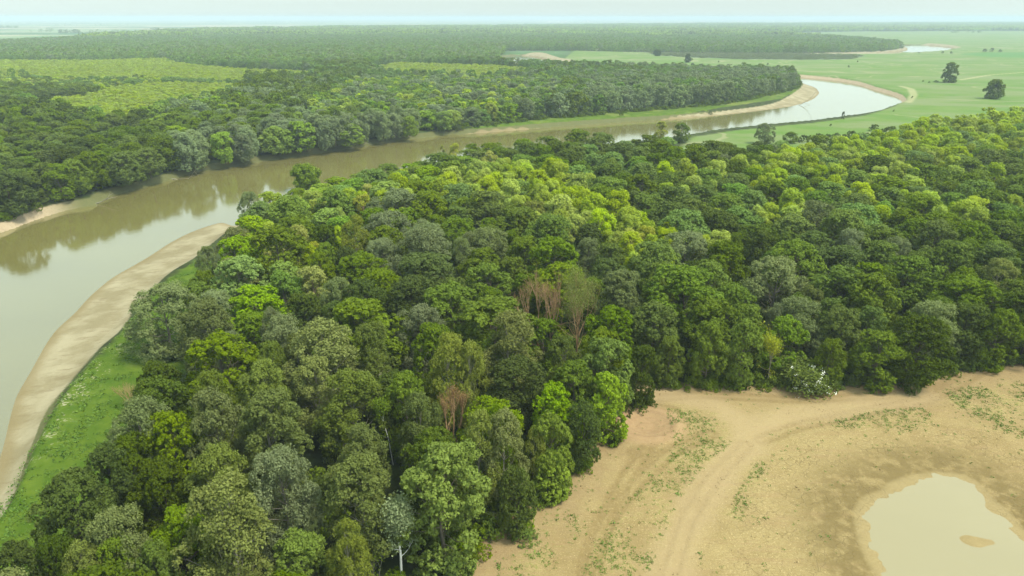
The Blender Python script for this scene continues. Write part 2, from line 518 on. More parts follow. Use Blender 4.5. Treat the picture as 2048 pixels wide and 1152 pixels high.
def water_material(name, col, rough, ior, bump_s, bstr):
    M = N(name)
    b = M.math('ADD', M.math('MULTIPLY', M.noise(bump_s, 3, .5, M.coord((1, 2.2, 1), rad(-25))), 1.0), M.math('MULTIPLY', M.noise(bump_s * .12, 3, .5), 1.5))
    c = M.mix(M.step(M.noise(.012, 4, .6, M.coord((1, 2.5, 1), rad(-20))), .35, .7), col, tuple(v * 1.12 for v in col))
    M.pbr(c, rough, .5, b, bstr, .05, IOR=ior)
    return M.m


MAT_GROUND = ground_material()
MAT_RIVER = water_material('river_water', (.138, .122, .036), .07, 2.55, .6, .25)
MAT_POND = water_material('pond_water', (.255, .22, .122), .06, 1.45, 1.2, .08)

# ------------------------------------------------------------------ terrain sheet
TRACKS = [  # pairs of wheel ruts on the field, photo pixels
    [(1290, 900), (1250, 960), (1215, 1020), (1190, 1080), (1168, 1152), (1150, 1250)],
    [(1420, 868), (1340, 905), (1280, 960), (1225, 1020), (1195, 1080), (1180, 1152), (1170, 1250)],
    [(1300, 812), (1345, 820), (1362, 850), (1350, 880), (1310, 900), (1270, 905)],
    [(1490, 890), (1420, 960), (1370, 1040), (1335, 1152), (1310, 1260)],
    [(1520, 880), (1600, 850), (1720, 825), (1850, 800), (1920, 765), (1960, 740)],
    [(1260, 800), (1400, 790), (1600, 800), (1800, 790), (1900, 750)]]
ROADS = [[(1245, 790), (1330, 790), (1430, 810), (1490, 850), (1500, 890), (1450, 930), (1400, 1000), (1360, 1080), (1330, 1180), (1300, 1300)],
         [(1490, 860), (1580, 830), (1700, 815), (1850, 790)]]
GREENS = [poly([(1330, 818), (1420, 822), (1460, 870), (1465, 890), (1410, 930), (1370, 980), (1340, 1050), (1300, 1160), (1200, 1200), (1150, 1160), (1220, 1040),
                (1290, 960), (1350, 900)]),
          poly([(1080, 1020), (1150, 1010), (1160, 1070), (1100, 1150), (980, 1180), (1000, 1120)]),
          poly([(1520, 920), (1535, 930), (1500, 980), (1490, 1040), (1475, 1050), (1460, 1020), (1480, 970)]),
          poly([(1880, 780), (1960, 770), (2060, 760), (2300, 760), (2300, 960), (2060, 880), (1960, 850)]),
          poly([(1700, 820), (1850, 815), (1870, 850), (1780, 870), (1650, 850)])]
TRAILS = [[(1815, 205), (1828, 190), (1822, 178), (1800, 172)], [(1360, 106), (1500, 112), (1640, 118), (1800, 128), (2048, 131)],
          [(1920, 160), (1980, 150), (2048, 145)], [(1162, 100), (1240, 103), (1310, 111), (1400, 118)]]


def polyline(pts):
    return poly(pts)


def build_ground():
    rows = [0.5, 8, 18, 28]
    r = 34.0
    while r < 27000:
        rows.append(r)
        r *= 1.0042 if r < 150 else (1.006 if r < 330 else (1.010 if r < 1200 else 1.02))
    rows = np.array(rows)
    fine = np.arange(-50, 50.01, .22)
    coarse = np.arange(50, 310.01, 3.0)[1:-1]
    ang = np.concatenate([fine, coarse])
    A, R = np.meshgrid(np.radians(ang), rows)
    X, Y = R * np.sin(A), R * np.cos(A)
    x, y = X.ravel(), Y.ravel()
    front = (np.abs(np.degrees(A.ravel())) <= 50.01)
    z = np.zeros_like(x)
    at_ = {}
    z = terrain(x, y)
    at_['river'] = sdmax(WATERS, x, y)
    at_['sand'] = sdmax(SAND, x, y)
    at_['sand'] = at_['sand'] + 5 * sstep(-6, -2.5, at_['river'])
    at_['grass'] = sdmax(GRASS, x, y)
    at_['meadow'] = sdmax(MEADOW, x, y)
    at_['field'] = sdist(FIELD, x, y)
    at_['pond'] = sdist(POND, x, y)
    at_['reeds'] = sdist(REEDS, x, y)
    at_['crop'] = sdist(CROP, x, y)
    at_['green'] = sdmax(GREENS, x, y)
    dt = np.full(x.shape, 1e6)
    for T in TRACKS:
        dt = np.minimum(dt, np.abs(line_dist(polyline(T), x, y, False) - .85))
    at_['track'] = dt
    at_['cutbank'] = sdmax([poly([(1500, 140), (1900, 140), (1900, 214), (1770, 222), (1640, 160), (1500, 160)]), poly([(-700, 420), (120, 400), (120, 450), (-700, 700)])], x, y)
    dr = np.full(x.shape, 1e6)
    for T in ROADS:
        dr = np.minimum(dr, line_dist(polyline(T), x, y, False))
    at_['road'] = dr
    dl = np.full(x.shape, 1e6)
    for T in TRAILS:
        dl = np.minimum(dl, line_dist(polyline(T), x, y, False))
    at_['trail'] = dl
    at_['stony'] = line_dist(polyline([(215, 700), (180, 752), (140, 790), (100, 840), (65, 880), (60, 905)]), x, y, False)
    cx, cy_ = at(1293, 850)
    at_['heap'] = np.hypot((x - cx) / 1.15, y - cy_)
    z = z - 0.05 * np.exp(-(dt / .3) ** 2) * (at_['field'] > 0)
    at_['farm'] = -np.maximum(np.maximum(sdmax(WOOD_FAR, x, y), sdist(WOOD_NEAR, x, y)), sdmax(MEADOW, x, y)) * (np.hypot(x, y) > 900) - 60 * (np.hypot(x, y) <= 900)
    V = np.stack([x, y, z], 1)
    nr, nc = A.shape
    i = np.arange(nr - 1)[:, None] * nc
    j = np.arange(nc)[None, :]
    j2 = (j + 1) % nc
    F = np.stack([i + j, i + j2, i + nc + j2, i + nc + j], -1).reshape(-1, 4)[:, ::-1]
    # zones as separate objects that share their border vertices
    fa = {k: v[F].mean(1) for k, v in at_.items()}
    zone = np.zeros(len(F), int)
    zone[fa['meadow'] > 0] = 1
    zone[fa['grass'] > 0] = 2
    zone[fa['sand'] > 0] = 3
    zone[fa['field'] > 0] = 4
    names = ['ground', 'meadow', 'grass_bank', 'sand_bank', 'bare_field']
    for q, nm in enumerate(names):
        f = F[zone == q]
        u, inv = np.unique(f, return_inverse=True)
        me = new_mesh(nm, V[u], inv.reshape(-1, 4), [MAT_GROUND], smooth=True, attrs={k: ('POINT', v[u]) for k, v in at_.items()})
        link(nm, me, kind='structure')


build_ground()


def water_sheet(name, P, z, grow, mat):
    c = P.mean(0)
    n = len(P)
    # outward offset by vertex normals
    t = np.roll(P, -1, 0) - np.roll(P, 1, 0)
    nrm = np.stack([t[:, 1], -t[:, 0]], 1) / (np.linalg.norm(t, axis=1)[:, None] + 1e-9)
    s = np.sign(np.sum((P[:, 0] * np.roll(P[:, 1], -1) - np.roll(P[:, 0], -1) * P[:, 1])))
    Q = P + nrm * s * grow
    me = bpy.data.meshes.new(name)
    me.from_pydata([(a, b, z) for a, b in Q], [], [list(range(n)) if s > 0 else list(range(n))[::-1]])
    me.materials.append(mat)
    link(name, me, kind='structure')


def water_grid(name, P, z, grow, mat, step):
    lo, hi = P.min(0) - grow, P.max(0) + grow
    xs = np.arange(lo[0], hi[0] + step, step)
    ys = np.arange(lo[1], hi[1] + step, step)
    X, Y = np.meshgrid(xs, ys)
    nr, nc = X.shape
    d = sdist(P, X.ravel(), Y.ravel())
    i = np.arange(nr - 1)[:, None] * nc
    j = np.arange(nc - 1)[None, :]
    F = np.stack([i + j, i + j + 1, i + nc + j + 1, i + nc + j], -1).reshape(-1, 4)
    F = F[(d[F] > -grow).any(1)]
    u, inv = np.unique(F, return_inverse=True)
    V = np.stack([X.ravel(), Y.ravel(), np.full(X.size, z)], 1)[u]
    link(name, new_mesh(name, V, inv.reshape(-1, 4), [mat]), kind='structure')


water_grid('river', RIVER, WZ, 3.2, MAT_RIVER, 2.5)
water_grid('river_bend', RIVER2, WZ, 6, MAT_RIVER, 6)
water_grid('river_reach', RIVER3, WZ, 6, MAT_RIVER, 6)
water_grid('pond', POND, -0.35, 5, MAT_POND, 1.0)

# ------------------------------------------------------------------ vegetation
SPECIES = {
    # name: leaf colour, leaf colour 2, trunk colour
    'oak': ((.082, .128, .004), (.155, .222, .009), (.10, .085, .06)),
    'ash': ((.098, .150, .004), (.182, .252, .010), (.14, .12, .085)),
    'vivid': ((.165, .260, .004), (.260, .370, .009), (.12, .10, .06)),
    'poplar': ((.098, .130, .018), (.178, .220, .042), (.24, .22, .17)),
    'silver': ((.125, .158, .050), (.225, .265, .100), (.18, .165, .13)),
    'olive': ((.130, .158, .022), (.245, .275, .050), (.32, .29, .22)),
    'lime': ((.265, .350, .008), (.375, .465, .016), (.20, .18, .12)),
    'yellow': ((.290, .320, .022), (.380, .390, .045), (.28, .20, .12)),
    'dark': ((.054, .085, .005), (.105, .145, .010), (.08, .07, .05)),
    'pale': ((.125, .210, .022), (.205, .315, .050), (.20, .18, .13)),
    'sage': ((.155, .205, .075), (.250, .310, .135), (.24, .22, .17)),
    'rust': ((.25, .145, .055), (.34, .205, .085), (.36, .235, .12)),
}
LEAF, BARK = {}, {}
for k, (c1, c2, tr) in SPECIES.items():
    M = N(k + '_leaves')
    oi = M.n('ShaderNodeObjectInfo')
    f = M.math('ADD', M.math('MULTIPLY', M.attr('tone'), .75), M.math('MULTIPLY', oi.outputs['Random'], .25))
    c = M.mix(f, c1, c2)
    hv = M.n('ShaderNodeHueSaturation')
    M.set(hv.inputs['Color'], c)
    M.set(hv.inputs['Hue'], M.math('ADD', M.math('MULTIPLY', oi.outputs['Random'], .018), .490))
    r2 = M.math('FRACT', M.math('MULTIPLY', oi.outputs['Random'], 17.31))
    M.set(hv.inputs['Value'], M.math('ADD', M.math('MULTIPLY', r2, .36), .81))
    r3 = M.math('FRACT', M.math('MULTIPLY', oi.outputs['Random'], 53.7))
    M.set(hv.inputs['Saturation'], M.math('ADD', M.math('MULTIPLY', r3, .25), .82))
    di = M.n('ShaderNodeBsdfPrincipled')
    M.set(di.inputs['Base Color'], hv.outputs[0])
    di.inputs['Roughness'].default_value = .5
    di.inputs['Specular IOR Level'].default_value = .05
    tl = M.n('ShaderNodeBsdfTranslucent')
    M.set(tl.inputs['Color'], M.mix(1.0, hv.outputs[0], (1.1, 1.15, .5), 'MULTIPLY'))
    ms = M.n('ShaderNodeMixShader')
    ms.inputs[0].default_value = .28
    M.t.links.new(di.outputs[0], ms.inputs[1])
    M.t.links.new(tl.outputs[0], ms.inputs[2])
    M.t.links.new(ms.outputs[0], M.out.inputs[0])
    LEAF[k] = M.m
    B = N(k + '_bark')
    nn = B.noise(1.4, 4, .6, B.n('ShaderNodeTexCoord').outputs['Object'])
    B.pbr(B.mix(nn, tuple(v * .6 for v in tr), tuple(min(1, v * 1.35) for v in tr)), .9, .1)
    BARK[k] = B.m
B = N('white_bark')
nn = B.noise(3, 4, .6, B.n('ShaderNodeTexCoord').outputs['Object'])
B.pbr(B.mix(B.step(nn, .55, .7), (.74, .72, .66), (.30, .27, .22)), .8, .1)
BARK['white'] = B.m
B = N('white_blossom')
B.pbr((.80, .80, .68), .7, .1)
MAT_BLOSSOM = B.m

# crown shapes: profile(t) -> radius factor for t = 0 (bottom) .. 1 (top)
SHAPES = {
    'dome': lambda t: np.sqrt(np.clip(1 - (np.abs(t - .42) / .60) ** 2.2, 0, 1)),
    'upright': lambda t: np.sqrt(np.clip(1 - (np.abs(t - .44) / .60) ** 2.3, 0, 1)) * (1.06 - .22 * t),
    'column': lambda t: np.clip(np.sin(np.pi * np.clip(t * .86 + .07, 0, 1)) ** .5, 0, 1) * .9,
    'bush': lambda t: np.sqrt(np.clip(1 - (np.abs(t - .30) / .72) ** 2, 0, 1)),
}


def unit(v):
    return v / (np.linalg.norm(v, axis=-1, keepdims=True) + 1e-9)


def make_crown(rng, shape, R, z0, z1, n_lobe, n_clump, n_leaf, leaf, up=0.2, lobe_r=.30, spread=.42, fill=.85, asp=1.0, droop=0.0):
    """leaf sprays gathered in clumps that sit on the boughs' lobes; returns V, F, tone, lobe centres"""
    Hc = z1 - z0
    t = (np.arange(n_lobe) + .5) / n_lobe
    t = t[rng.permutation(n_lobe)]
    th = np.arange(n_lobe) * 2.39996 + rng.uniform(0, 6.28)
    prof = SHAPES[shape]
    lr = lobe_r * R * rng.uniform(.72, 1.25, n_lobe)
    rr = np.maximum(prof(t) * R * rng.uniform(.78, 1.06, n_lobe) - lr * .75, 0) * np.where(rng.uniform(size=n_lobe) < .24, .5, 1)
    C = np.stack([rr * np.cos(th), rr * np.sin(th), z0 + Hc * t], 1)
    C[:, 2] = np.minimum(C[:, 2], z1 - lr * .85)
    # clumps
    li = np.repeat(np.arange(n_lobe), n_clump)
    d = unit(rng.normal(size=(len(li), 3)))
    ax = C[li] - np.array([0, 0, z0 + Hc * .35])
    axu = unit(ax)
    d = unit(d + axu * .62 + np.array([0, 0, .16 + up * .5]))
    el = np.array([1, 1, asp])
    P = C[li] + d * lr[li][:, None] * el * rng.uniform(fill, 1.08, (len(li), 1))
    tone_l = rng.uniform(0, 1, n_lobe)
    tone_c = rng.uniform(0, 1, len(li))
    # leaves
    ci = np.repeat(np.arange(len(li)), n_leaf)
    n = len(ci)
    offd = unit(rng.normal(size=(n, 3)))
    off = offd * (rng.uniform(.25, 1, (n, 1)) ** .5) * spread * .85 * lr[li][ci][:, None] * np.array([1, 1, .75 * asp]) * rng.uniform(.7, 1.3, (len(li), 1))[ci]
    Q = P[ci] + off
    if droop:
        Q[:, 2] -= droop * rng.uniform(0, 1, n) ** 2 * lr[li][ci]
    nrm = unit(offd * .65 + d[ci] * .3 + rng.normal(size=(n, 3)) * .42 + np.array([0, 0, .3]))
    tv = np.cross(nrm, rng.normal(size=(n, 3)))
    if up > .3 or droop:
        tv = tv + np.array([0, 0, 1.0 if up > .3 else -1.0]) * .8
        tv = tv - nrm * np.sum(tv * nrm, 1)[:, None]
    tv = unit(tv)
    bv = np.cross(nrm, tv)
    s = leaf * rng.uniform(.6, 1.35, (n, 1))
    a, b = tv * s, bv * s * .62
    V = np.stack([Q - a, Q + b - a * .1, Q + a, Q - b - a * .1], 1).reshape(-1, 3)
    F = np.arange(4 * n).reshape(-1, 4)
    tone = np.clip((.28 * tone_l[li][ci] + .34 * tone_c[ci] + .42 * rng.uniform(0, 1, n)) * 1.15 - .08, 0, 1)
    return V, F, tone, C


def tube(path, radii, sides=6):
    path = np.array(path, float)
    n = len(path)
    T = unit(np.gradient(path, axis=0))
    ref = np.where(np.abs(T[:, 2:3]) > .9, np.array([[1., 0, 0]]), np.array([[0, 0, 1.]]))
    U = unit(np.cross(T, ref))
    W = np.cross(T, U)
    a = np.linspace(0, 2 * np.pi, sides, endpoint=False)
    V = path[:, None] + (U[:, None] * np.cos(a)[None, :, None] + W[:, None] * np.sin(a)[None, :, None]) * np.array(radii)[:, None, None]
    i = np.arange(n - 1)[:, None] * sides
    j = np.arange(sides)[None]
    j2 = (j + 1) % sides
    F = np.stack([i + j, i + j2, i + sides + j2, i + sides + j], -1).reshape(-1, 4)
    return V.reshape(-1, 3), F


class MB:
    def __init__(self):
        self.V, self.F, self.M, self.T, self.n = [], [], [], [], 0

    def add(self, V, F, m=0, tone=None):
        self.V.append(V)
        self.F.append(np.asarray(F) + self.n)
        self.M.append(np.full(len(F), m))
        self.T.append(np.full(len(F), .5) if tone is None else tone)
        self.n += len(V)

    def mesh(self, name, mats):
        return new_mesh(name, np.concatenate(self.V), np.concatenate(self.F), mats, np.concatenate(self.M), {'tone': ('FACE', np.concatenate(self.T))})


def limbs(rng, mb, C, z_fork, r0, sides=6, twigs=0, lean=(0, 0), top=None, m=0, frac=1.0):
    """trunk that carries on to the top with a bough to each lobe"""
    zt = top if top else C[:, 2].max()
    k = 7
    zs = np.linspace(-.3, zt, k)
    wx = np.cumsum(rng.normal(0, .12, k))
    wy = np.cumsum(rng.normal(0, .12, k))
    path = np.stack([lean[0] * zs / zt + wx - wx[0], lean[1] * zs / zt + wy - wy[0], zs], 1)
    rad_ = r0 * np.clip(1.15 - 1.05 * (zs / zt), .10, 1.2)
    mb.add(*tube(path, rad_, sides), m=m)
    for c in C:
        if rng.uniform() > frac:
            continue
        zf = np.clip(c[2] * rng.uniform(.58, .85), z_fork, zt * .9)
        p0 = np.array([np.interp(zf, zs, path[:, 0]), np.interp(zf, zs, path[:, 1]), zf])
        mid = (p0 + c) / 2 + np.array([*(c[:2] - p0[:2]) * .12, -.05 * np.linalg.norm(c - p0)]) + rng.normal(0, .15, 3)
        rb = r0 * .34 * rng.uniform(.6, 1.1)
        mb.add(*tube([p0, mid, c], [rb, rb * .62, rb * .22], max(3, sides - 2)), m=m)
        for _ in range(twigs):
            e = c + unit(rng.normal(size=3) + np.array([0, 0, .5])) * rng.uniform(.6, 1.5)
            s0 = mid + (c - mid) * rng.uniform(.1, .9)
            mb.add(*tube([s0, (s0 + e) / 2 + rng.normal(0, .1, 3), e], [rb * .3, rb * .2, rb * .07], 3), m=m)


# kinds of tree: species material, shape, nominal radius, crown bottom / top, near-detail settings
KINDS = {
    'oak': dict(mat='oak', shape='dome', R=5.0, z0=1.0, z1=12.0, nl=36, up=.05, lobe_r=.27, spread=.30, asp=.85, leaf=.21),
    'dark': dict(mat='dark', shape='dome', R=5.0, z0=1.0, z1=12.0, nl=36, up=.05, lobe_r=.28, spread=.32, asp=.9, leaf=.21),
    'ash': dict(mat='ash', shape='dome', R=4.8, z0=1.0, z1=12.5, nl=38, up=.15, lobe_r=.25, spread=.33, asp=1.0, leaf=.21),
    'vivid': dict(mat='vivid', shape='dome', R=4.6, z0=.8, z1=11.5, nl=36, up=.1, lobe_r=.26, spread=.30, asp=.9, leaf=.22),
    'poplar': dict(mat='poplar', shape='upright', R=4.8, z0=1.5, z1=14.5, nl=44, up=.40, lobe_r=.235, spread=.40, asp=1.25, leaf=.18),
    'silver': dict(mat='silver', shape='dome', R=5.0, z0=1.0, z1=12.5, nl=40, up=.15, lobe_r=.235, spread=.40, asp=1.05, leaf=.165, droop=.4),
    'olive': dict(mat='olive', shape='upright', R=4.6, z0=1.8, z1=14.5, nl=40, up=.45, lobe_r=.225, spread=.46, asp=1.35, leaf=.17),
    'lime': dict(mat='lime', shape='column', R=3.4, z0=1.0, z1=12.0, nl=30, up=.45, lobe_r=.27, spread=.48, asp=1.5, leaf=.18),
    'pale': dict(mat='pale', shape='dome', R=4.8, z0=1.0, z1=12.0, nl=38, up=.15, lobe_r=.25, spread=.33, asp=1.0, leaf=.21),
    'sage': dict(mat='sage', shape='dome', R=4.6, z0=.8, z1=12.0, nl=38, up=.2, lobe_r=.25, spread=.38, asp=1.2, leaf=.19),
    'yellow': dict(mat='yellow', shape='column', R=3.0, z0=2.0, z1=11.0, nl=20, up=.45, lobe_r=.26, spread=.50, asp=1.4, leaf=.17),
}
NEARSET, MIDSET = {}, {}
rs = np.random.RandomState(7)
for k, K in KINDS.items():
    NEARSET[k], MIDSET[k] = [], []
    for v in range(4):
        far_only = False
        rng = np.random.RandomState(abs(hash(k)) % 1000 + v * 31) if False else np.random.RandomState(sum(map(ord, k)) * 7 + v * 31)
        sparse = k in ('olive', 'yellow')
        V, F, T, C = make_crown(rng, K['shape'], K['R'], K['z0'], K['z1'], 6 if far_only else int(K['nl'] * 1.5), 24, 15 if sparse else 20, K['leaf'] * .78, K['up'], K['lobe_r'] * 1.0, K['spread'], asp=K['asp'], droop=K.get('droop', 0))
        mb = MB()
        mb.add(V, F, 0, T)
        mc = mb.mesh(k + '_crown', [LEAF[K['mat']]])
        mb = MB()
        limbs(rng, mb, C, 2.2, .19, 6, 1, frac=.6)
        mt = mb.mesh(k + '_trunk', [BARK[K['mat']]])
        NEARSET[k].append((mc, mt))
        # mid-distance version: fewer, larger sprays
        rng = np.random.RandomState(sum(map(ord, k)) * 7 + v * 31)
        V, F, T, C = make_crown(rng, K['shape'], K['R'], K['z0'], K['z1'], K['nl'], 10, 9, K['leaf'] * 1.7, K['up'], K['lobe_r'], K['spread'], asp=K['asp'])
        mb = MB()
        mb.add(V, F, 0, T)
        limbs(rng, mb, C[:4], 2.0, .16, 4, 0, m=1)
        MIDSET[k].append(mb.mesh(k + '_tree_mid', [LEAF[K['mat']], BARK[K['mat']]]))

# ---- list of the trees one can single out: (top px, top py, width px, height m or ('b', base py), kind, label, short name for neighbours)
H = {'oak': 12.5, 'dark': 12.5, 'ash': 13.0, 'vivid': 11.5, 'poplar': 16.0, 'silver': 13.5, 'olive': 15.5, 'lime': 12.0, 'yellow': 11.0, 'pale': 12.0, 'sage': 12.0}
NAMED = [
    (270, 795, 140, 15, 'silver', 'dark tree with a pale silvery top at the edge of the grass strip', 'silvery-topped tree beside the grass strip'),
    (410, 787, 130, 16, 'poplar', None, None), (521, 792, 150, 16, 'poplar', 'broad green poplar just behind the pale-limbed grey-green poplar', 'broad green poplar'),
    (434, 895, 140, 15, 'poplar', None, None), (555, 900, 150, 15, 'silver', 'big grey-green poplar with a white forked limb low in its crown', 'grey-green tree with the white limb'),
    (330, 832, 130, 14, 'ash', None, None), (205, 893, 110, 13, 'dark', None, None), (121, 946, 150, 14, 'dark', 'dark round tree pushing out over the grass strip, nearest the river edge', 'dark tree over the grass strip'),
    (255, 870, 100, 13, 'dark', None, None), (312, 925, 130, 13, 'dark', None, None),
    (225, 1023, 135, 13, 'silver', None, None), (222, 1075, 90, 11, 'ash', 'bright green low tree at the bottom edge of the photo, left part', 'bright green tree at the bottom edge'),
    (300, 1085, 90, 11, 'ash', None, None), (150, 1089, 95, 11, 'olive', 'pale feathery olive tree at the bottom edge, left part', 'pale feathery tree at the bottom edge'),
    (21, 1085, 110, 12, 'dark', None, None), (90, 1071, 80, 12, 'dark', None, None),
    (434, 962, 200, 17, 'olive', 'tall feathery olive-green poplar showing many pale branches', 'feathery olive poplar'),
    (690, 1045, 95, 12, 'olive', 'small light olive tree with pale bare lower branches at the bottom edge', 'small light olive tree at the bottom edge'),
    (712, 912, 165, 15, 'poplar', 'wide grey-green feathery tree in front of the small lime bush', 'wide grey-green feathery tree'),
    (640, 650, 170, 17, 'olive', 'large light olive poplar with white forked limbs inside its crown', 'olive poplar with white limbs'),
    (888, 887, 196, ('b', 1120), 'ash', 'big round mid-green tree standing in front of the brown snag, at the field edge', 'big round tree at the field edge'),
    (957, 830, 90, 14, 'olive', None, None), (1010, 822, 95, 14, 'olive', 'silvery olive poplar with twin tops behind the big round tree', 'silvery olive twin-topped poplar'),
    (1065, 862, 60, 10, 'olive', None, None), (1095, 900, 90, ('b', 990), 'vivid', 'bright yellow-green low tree on the very edge of the bare field', 'bright low tree at the field edge'),
    (1035, 930, 80, 10, 'dark', None, None),
    (1120, 766, 105, 12, 'vivid', 'bright green tall-crowned tree just left of the vivid tree at the field corner', 'bright green tall-crowned tree'),
    (1150, 720, 100, 12, 'ash', None, None),
    (1208, 745, 92, ('b', 880), 'vivid', 'vivid light green tree at the inner corner of the bare field', 'vivid tree at the field corner'),
    (1100, 830, 95, 12, 'ash', None, None), (1165, 800, 75, 11, 'dark', None, None), (990, 808, 60, 14, 'ash', None, None),
    (1018, 632, 130, 15, 'olive', 'light olive poplar in front of the rust-brown dead tree', 'light olive poplar by the dead tree'),
    (810, 745, 95, 14, 'ash', None, None), (890, 672, 95, 16, 'olive', 'tall pale olive poplar in the middle of the near wood, above the brown snag', 'pale olive poplar above the snag'),
    (938, 690, 75, 15, 'olive', None, None), (749, 649, 95, 15, 'poplar', None, None), (867, 647, 90, 14, 'ash', None, None),
    (1130, 668, 70, 12, 'ash', None, None), (1200, 655, 88, 12, 'ash', None, None), (1335, 675, 62, ('b', 770), 'ash', None, None), (1290, 690, 60, 11, 'dark', None, None),
    (974, 526, 105, 13, 'ash', 'tall dark green tree just left of the rust-brown dead tree', 'tall dark green tree left of the dead tree'),
    (821, 550, 120, 13, 'dark', 'broad dark green round tree in the middle of the near wood', 'broad dark round tree'), (730, 558, 95, 13, 'dark', None, None),
    (762, 474, 85, 13, 'silver', None, None), (856, 442, 90, 13, 'silver', 'pale grey-olive clumped tree in front of the brownish round willow', 'pale clumped tree'), (978, 455, 100, 13, 'silver', None, None),
    (959, 495, 90, 12, 'ash', None, None), (922, 470, 45, 12, 'silver', None, None),
    (790, 378, 118, 14, 'silver', 'big brownish grey-green round willow behind the pale clumped tree', 'brownish round willow'),
    (925, 392, 65, 12, 'ash', None, None), (1070, 402, 76, 12, 'olive', None, None), (1180, 346, 38, 12, 'lime', 'narrow bright lime tree rising alone out of darker trees', 'narrow lime tree'),
    (1290, 450, 60, 12, 'yellow', 'yellow-brown thin-leaved tree beside the silver round willow', 'yellow-brown tree'), (1262, 456, 50, 12, 'yellow', None, None),
    (1378, 458, 112, 13.5, 'silver', 'big silver-grey round willow, the palest crown right of the middle', 'big silver-grey willow'),
    (1176, 446, 76, 13, 'dark', None, None), (1221, 484, 70, 12, 'ash', None, None), (1245, 541, 110, 14, 'poplar', None, None), (1325, 526, 80, 13, 'ash', None, None), (1318, 602, 100, 13, 'ash', None, None),
    (1560, 515, 132, 14, 'silver', 'large silver-green round tree beside the small clearing in the right wood', 'large silver-green tree by the clearing'),
    (1681, 529, 116, 13, 'oak', 'broad dark oak-like tree right of the large silver-green tree', 'broad dark tree'), (1628, 570, 60, 10, 'poplar', 'small pale rounded crown in front of the broad dark tree', 'small pale rounded crown'),
    (1600, 595, 100, 12, 'silver', 'grey-green dome-shaped tree just in front of the clearing', 'grey-green dome tree'), (1557, 605, 42, 11, 'silver', None, None),
    (1709, 457, 60, 13, 'silver', 'small silver tree, the left of two silver crowns in the right wood', 'left silver crown'), (1799, 472, 72, 12.5, 'silver', 'silvery round tree, the right of two silver crowns in the right wood', 'right silver crown'),
    (1473, 463, 38, 13, 'ash', 'narrow upright dark tree with a paler tip right of the silver-grey willow', 'narrow upright tree'), (1523, 456, 58, 13, 'oak', None, None), (1580, 460, 66, 13, 'oak', None, None),
    (1879, 602, 102, 12, 'silver', 'tall silver-blue tree at the right end of the field edge', 'tall silver-blue tree'),
    (1747, 665, 102, ('b', 770), 'ash', 'rounded fresh green tree standing right at the far edge of the bare field', 'rounded tree on the far field edge'), (1650, 678, 62, ('b', 772), 'ash', None, None),
    (1817, 632, 120, ('b', 766), 'dark', None, None), (1945, 602, 90, 12, 'dark', None, None), (2006, 612, 82, 12, 'oak', None, None), (1407, 645, 76, ('b', 772), 'ash', None, None), (1473, 643, 76, ('b', 772), 'ash', None, None),
    (1428, 522, 96, 14, 'ash', None, None), (1690, 612, 80, 11, 'ash', None, None), (1750, 610, 70, 11, 'oak', None, None), (2004, 517, 80, 12, 'olive', 'dull olive rounded tree near the right edge of the photo', 'dull olive tree'),
    (1931, 529, 70, 12.5, 'oak', None, None), (1834, 510, 115, 13, 'oak', None, None), (1997, 477, 50, 12, 'vivid', None, None), (1775, 545, 70, 12, 'dark', None, None),
    (345, 572, 150, ('b', 702), 'silver', 'big grey-olive willow bulging out over the grass strip above the sand bar', 'big grey-olive willow'), (415, 580, 90, 12, 'silver', None, None),
    (503, 573, 125, 12, 'vivid', 'broad vivid dark-green tree beside the big grey-olive willow', 'broad vivid tree'), (560, 630, 100, 14, 'silver', 'silver-grey poplar at the left edge of the near wood, above the grass strip', 'silver-grey poplar'),
    (542, 612, 55, 13, 'silver', None, None), (410, 491, 48, 11, 'silver', None, None), (462, 519, 95, 10, 'olive', 'low yellowish olive clumped willow at the river side', 'low yellowish willow'), (469, 455, 82, 12, 'olive', None, None),
    (493, 380, 46, 13, 'silver', 'small silver tree standing at the water on the near bank', 'small silver tree at the water'), (608, 585, 80, 12, 'dark', None, None), (670, 554, 76, 13, 'silver', None, None), (562, 520, 76, 11, 'vivid', None, None),
    (648, 482, 50, 11, 'ash', None, None), (646, 446, 60, 12, 'dark', None, None), (690, 490, 52, 12, 'dark', None, None), (550, 457, 70, 11, 'yellow', None, None), (597, 448, 46, 12, 'yellow', 'yellow-brown slim tree among bright trees near the river', 'yellow-brown slim tree'),
    (542, 684, 70, 14, 'poplar', None, None), (590, 672, 70, 14, 'poplar', None, None), (632, 716, 110, 14, 'olive', None, None), (396, 684, 46, ('b', 728), 'silver', 'low silvery bush-like tree on the inner edge of the grass pocket', 'low silvery tree'), (458, 662, 62, 12, 'silver', None, None),
    (312, 724, 95, 11, 'dark', 'compact very dark tree standing forward on the grass strip', 'compact very dark tree'), (425, 745, 85, 14, 'poplar', None, None),
    (700, 893, 48, 7, 'vivid', 'small lime-yellow bush between two darker poplars', 'small lime-yellow bush'),
    (945, 287, 36, ('b', 332), 'ash', 'round green tree on the near bank right of two thin yellow trees', 'round tree on the near bank'),
    (886, 290, 14, ('b', 335), 'yellow', 'very thin yellowish tree, left of a pair against the river', 'left thin yellow tree'), (908, 287, 24, ('b', 334), 'yellow', 'thin yellowish tree, right of a pair against the river', 'right thin yellow tree'),
    (1320, 243, 32, ('b', 288), 'yellow', 'sparse pale yellow-green tree against the far reach of the river', 'sparse pale tree by the river'),
    (1361, 246, 34, ('b', 285), 'ash', 'small spreading dark tree with a dark shrub at its foot by the river', 'small spreading tree by the river'),
    (1528, 247, 40, ('b', 288), 'silver', 'greyish pale bush-like tree on the near bank of the meadow', 'greyish bank tree'),
    (1580, 264, 32, ('b', 286), 'ash', None, None),
]
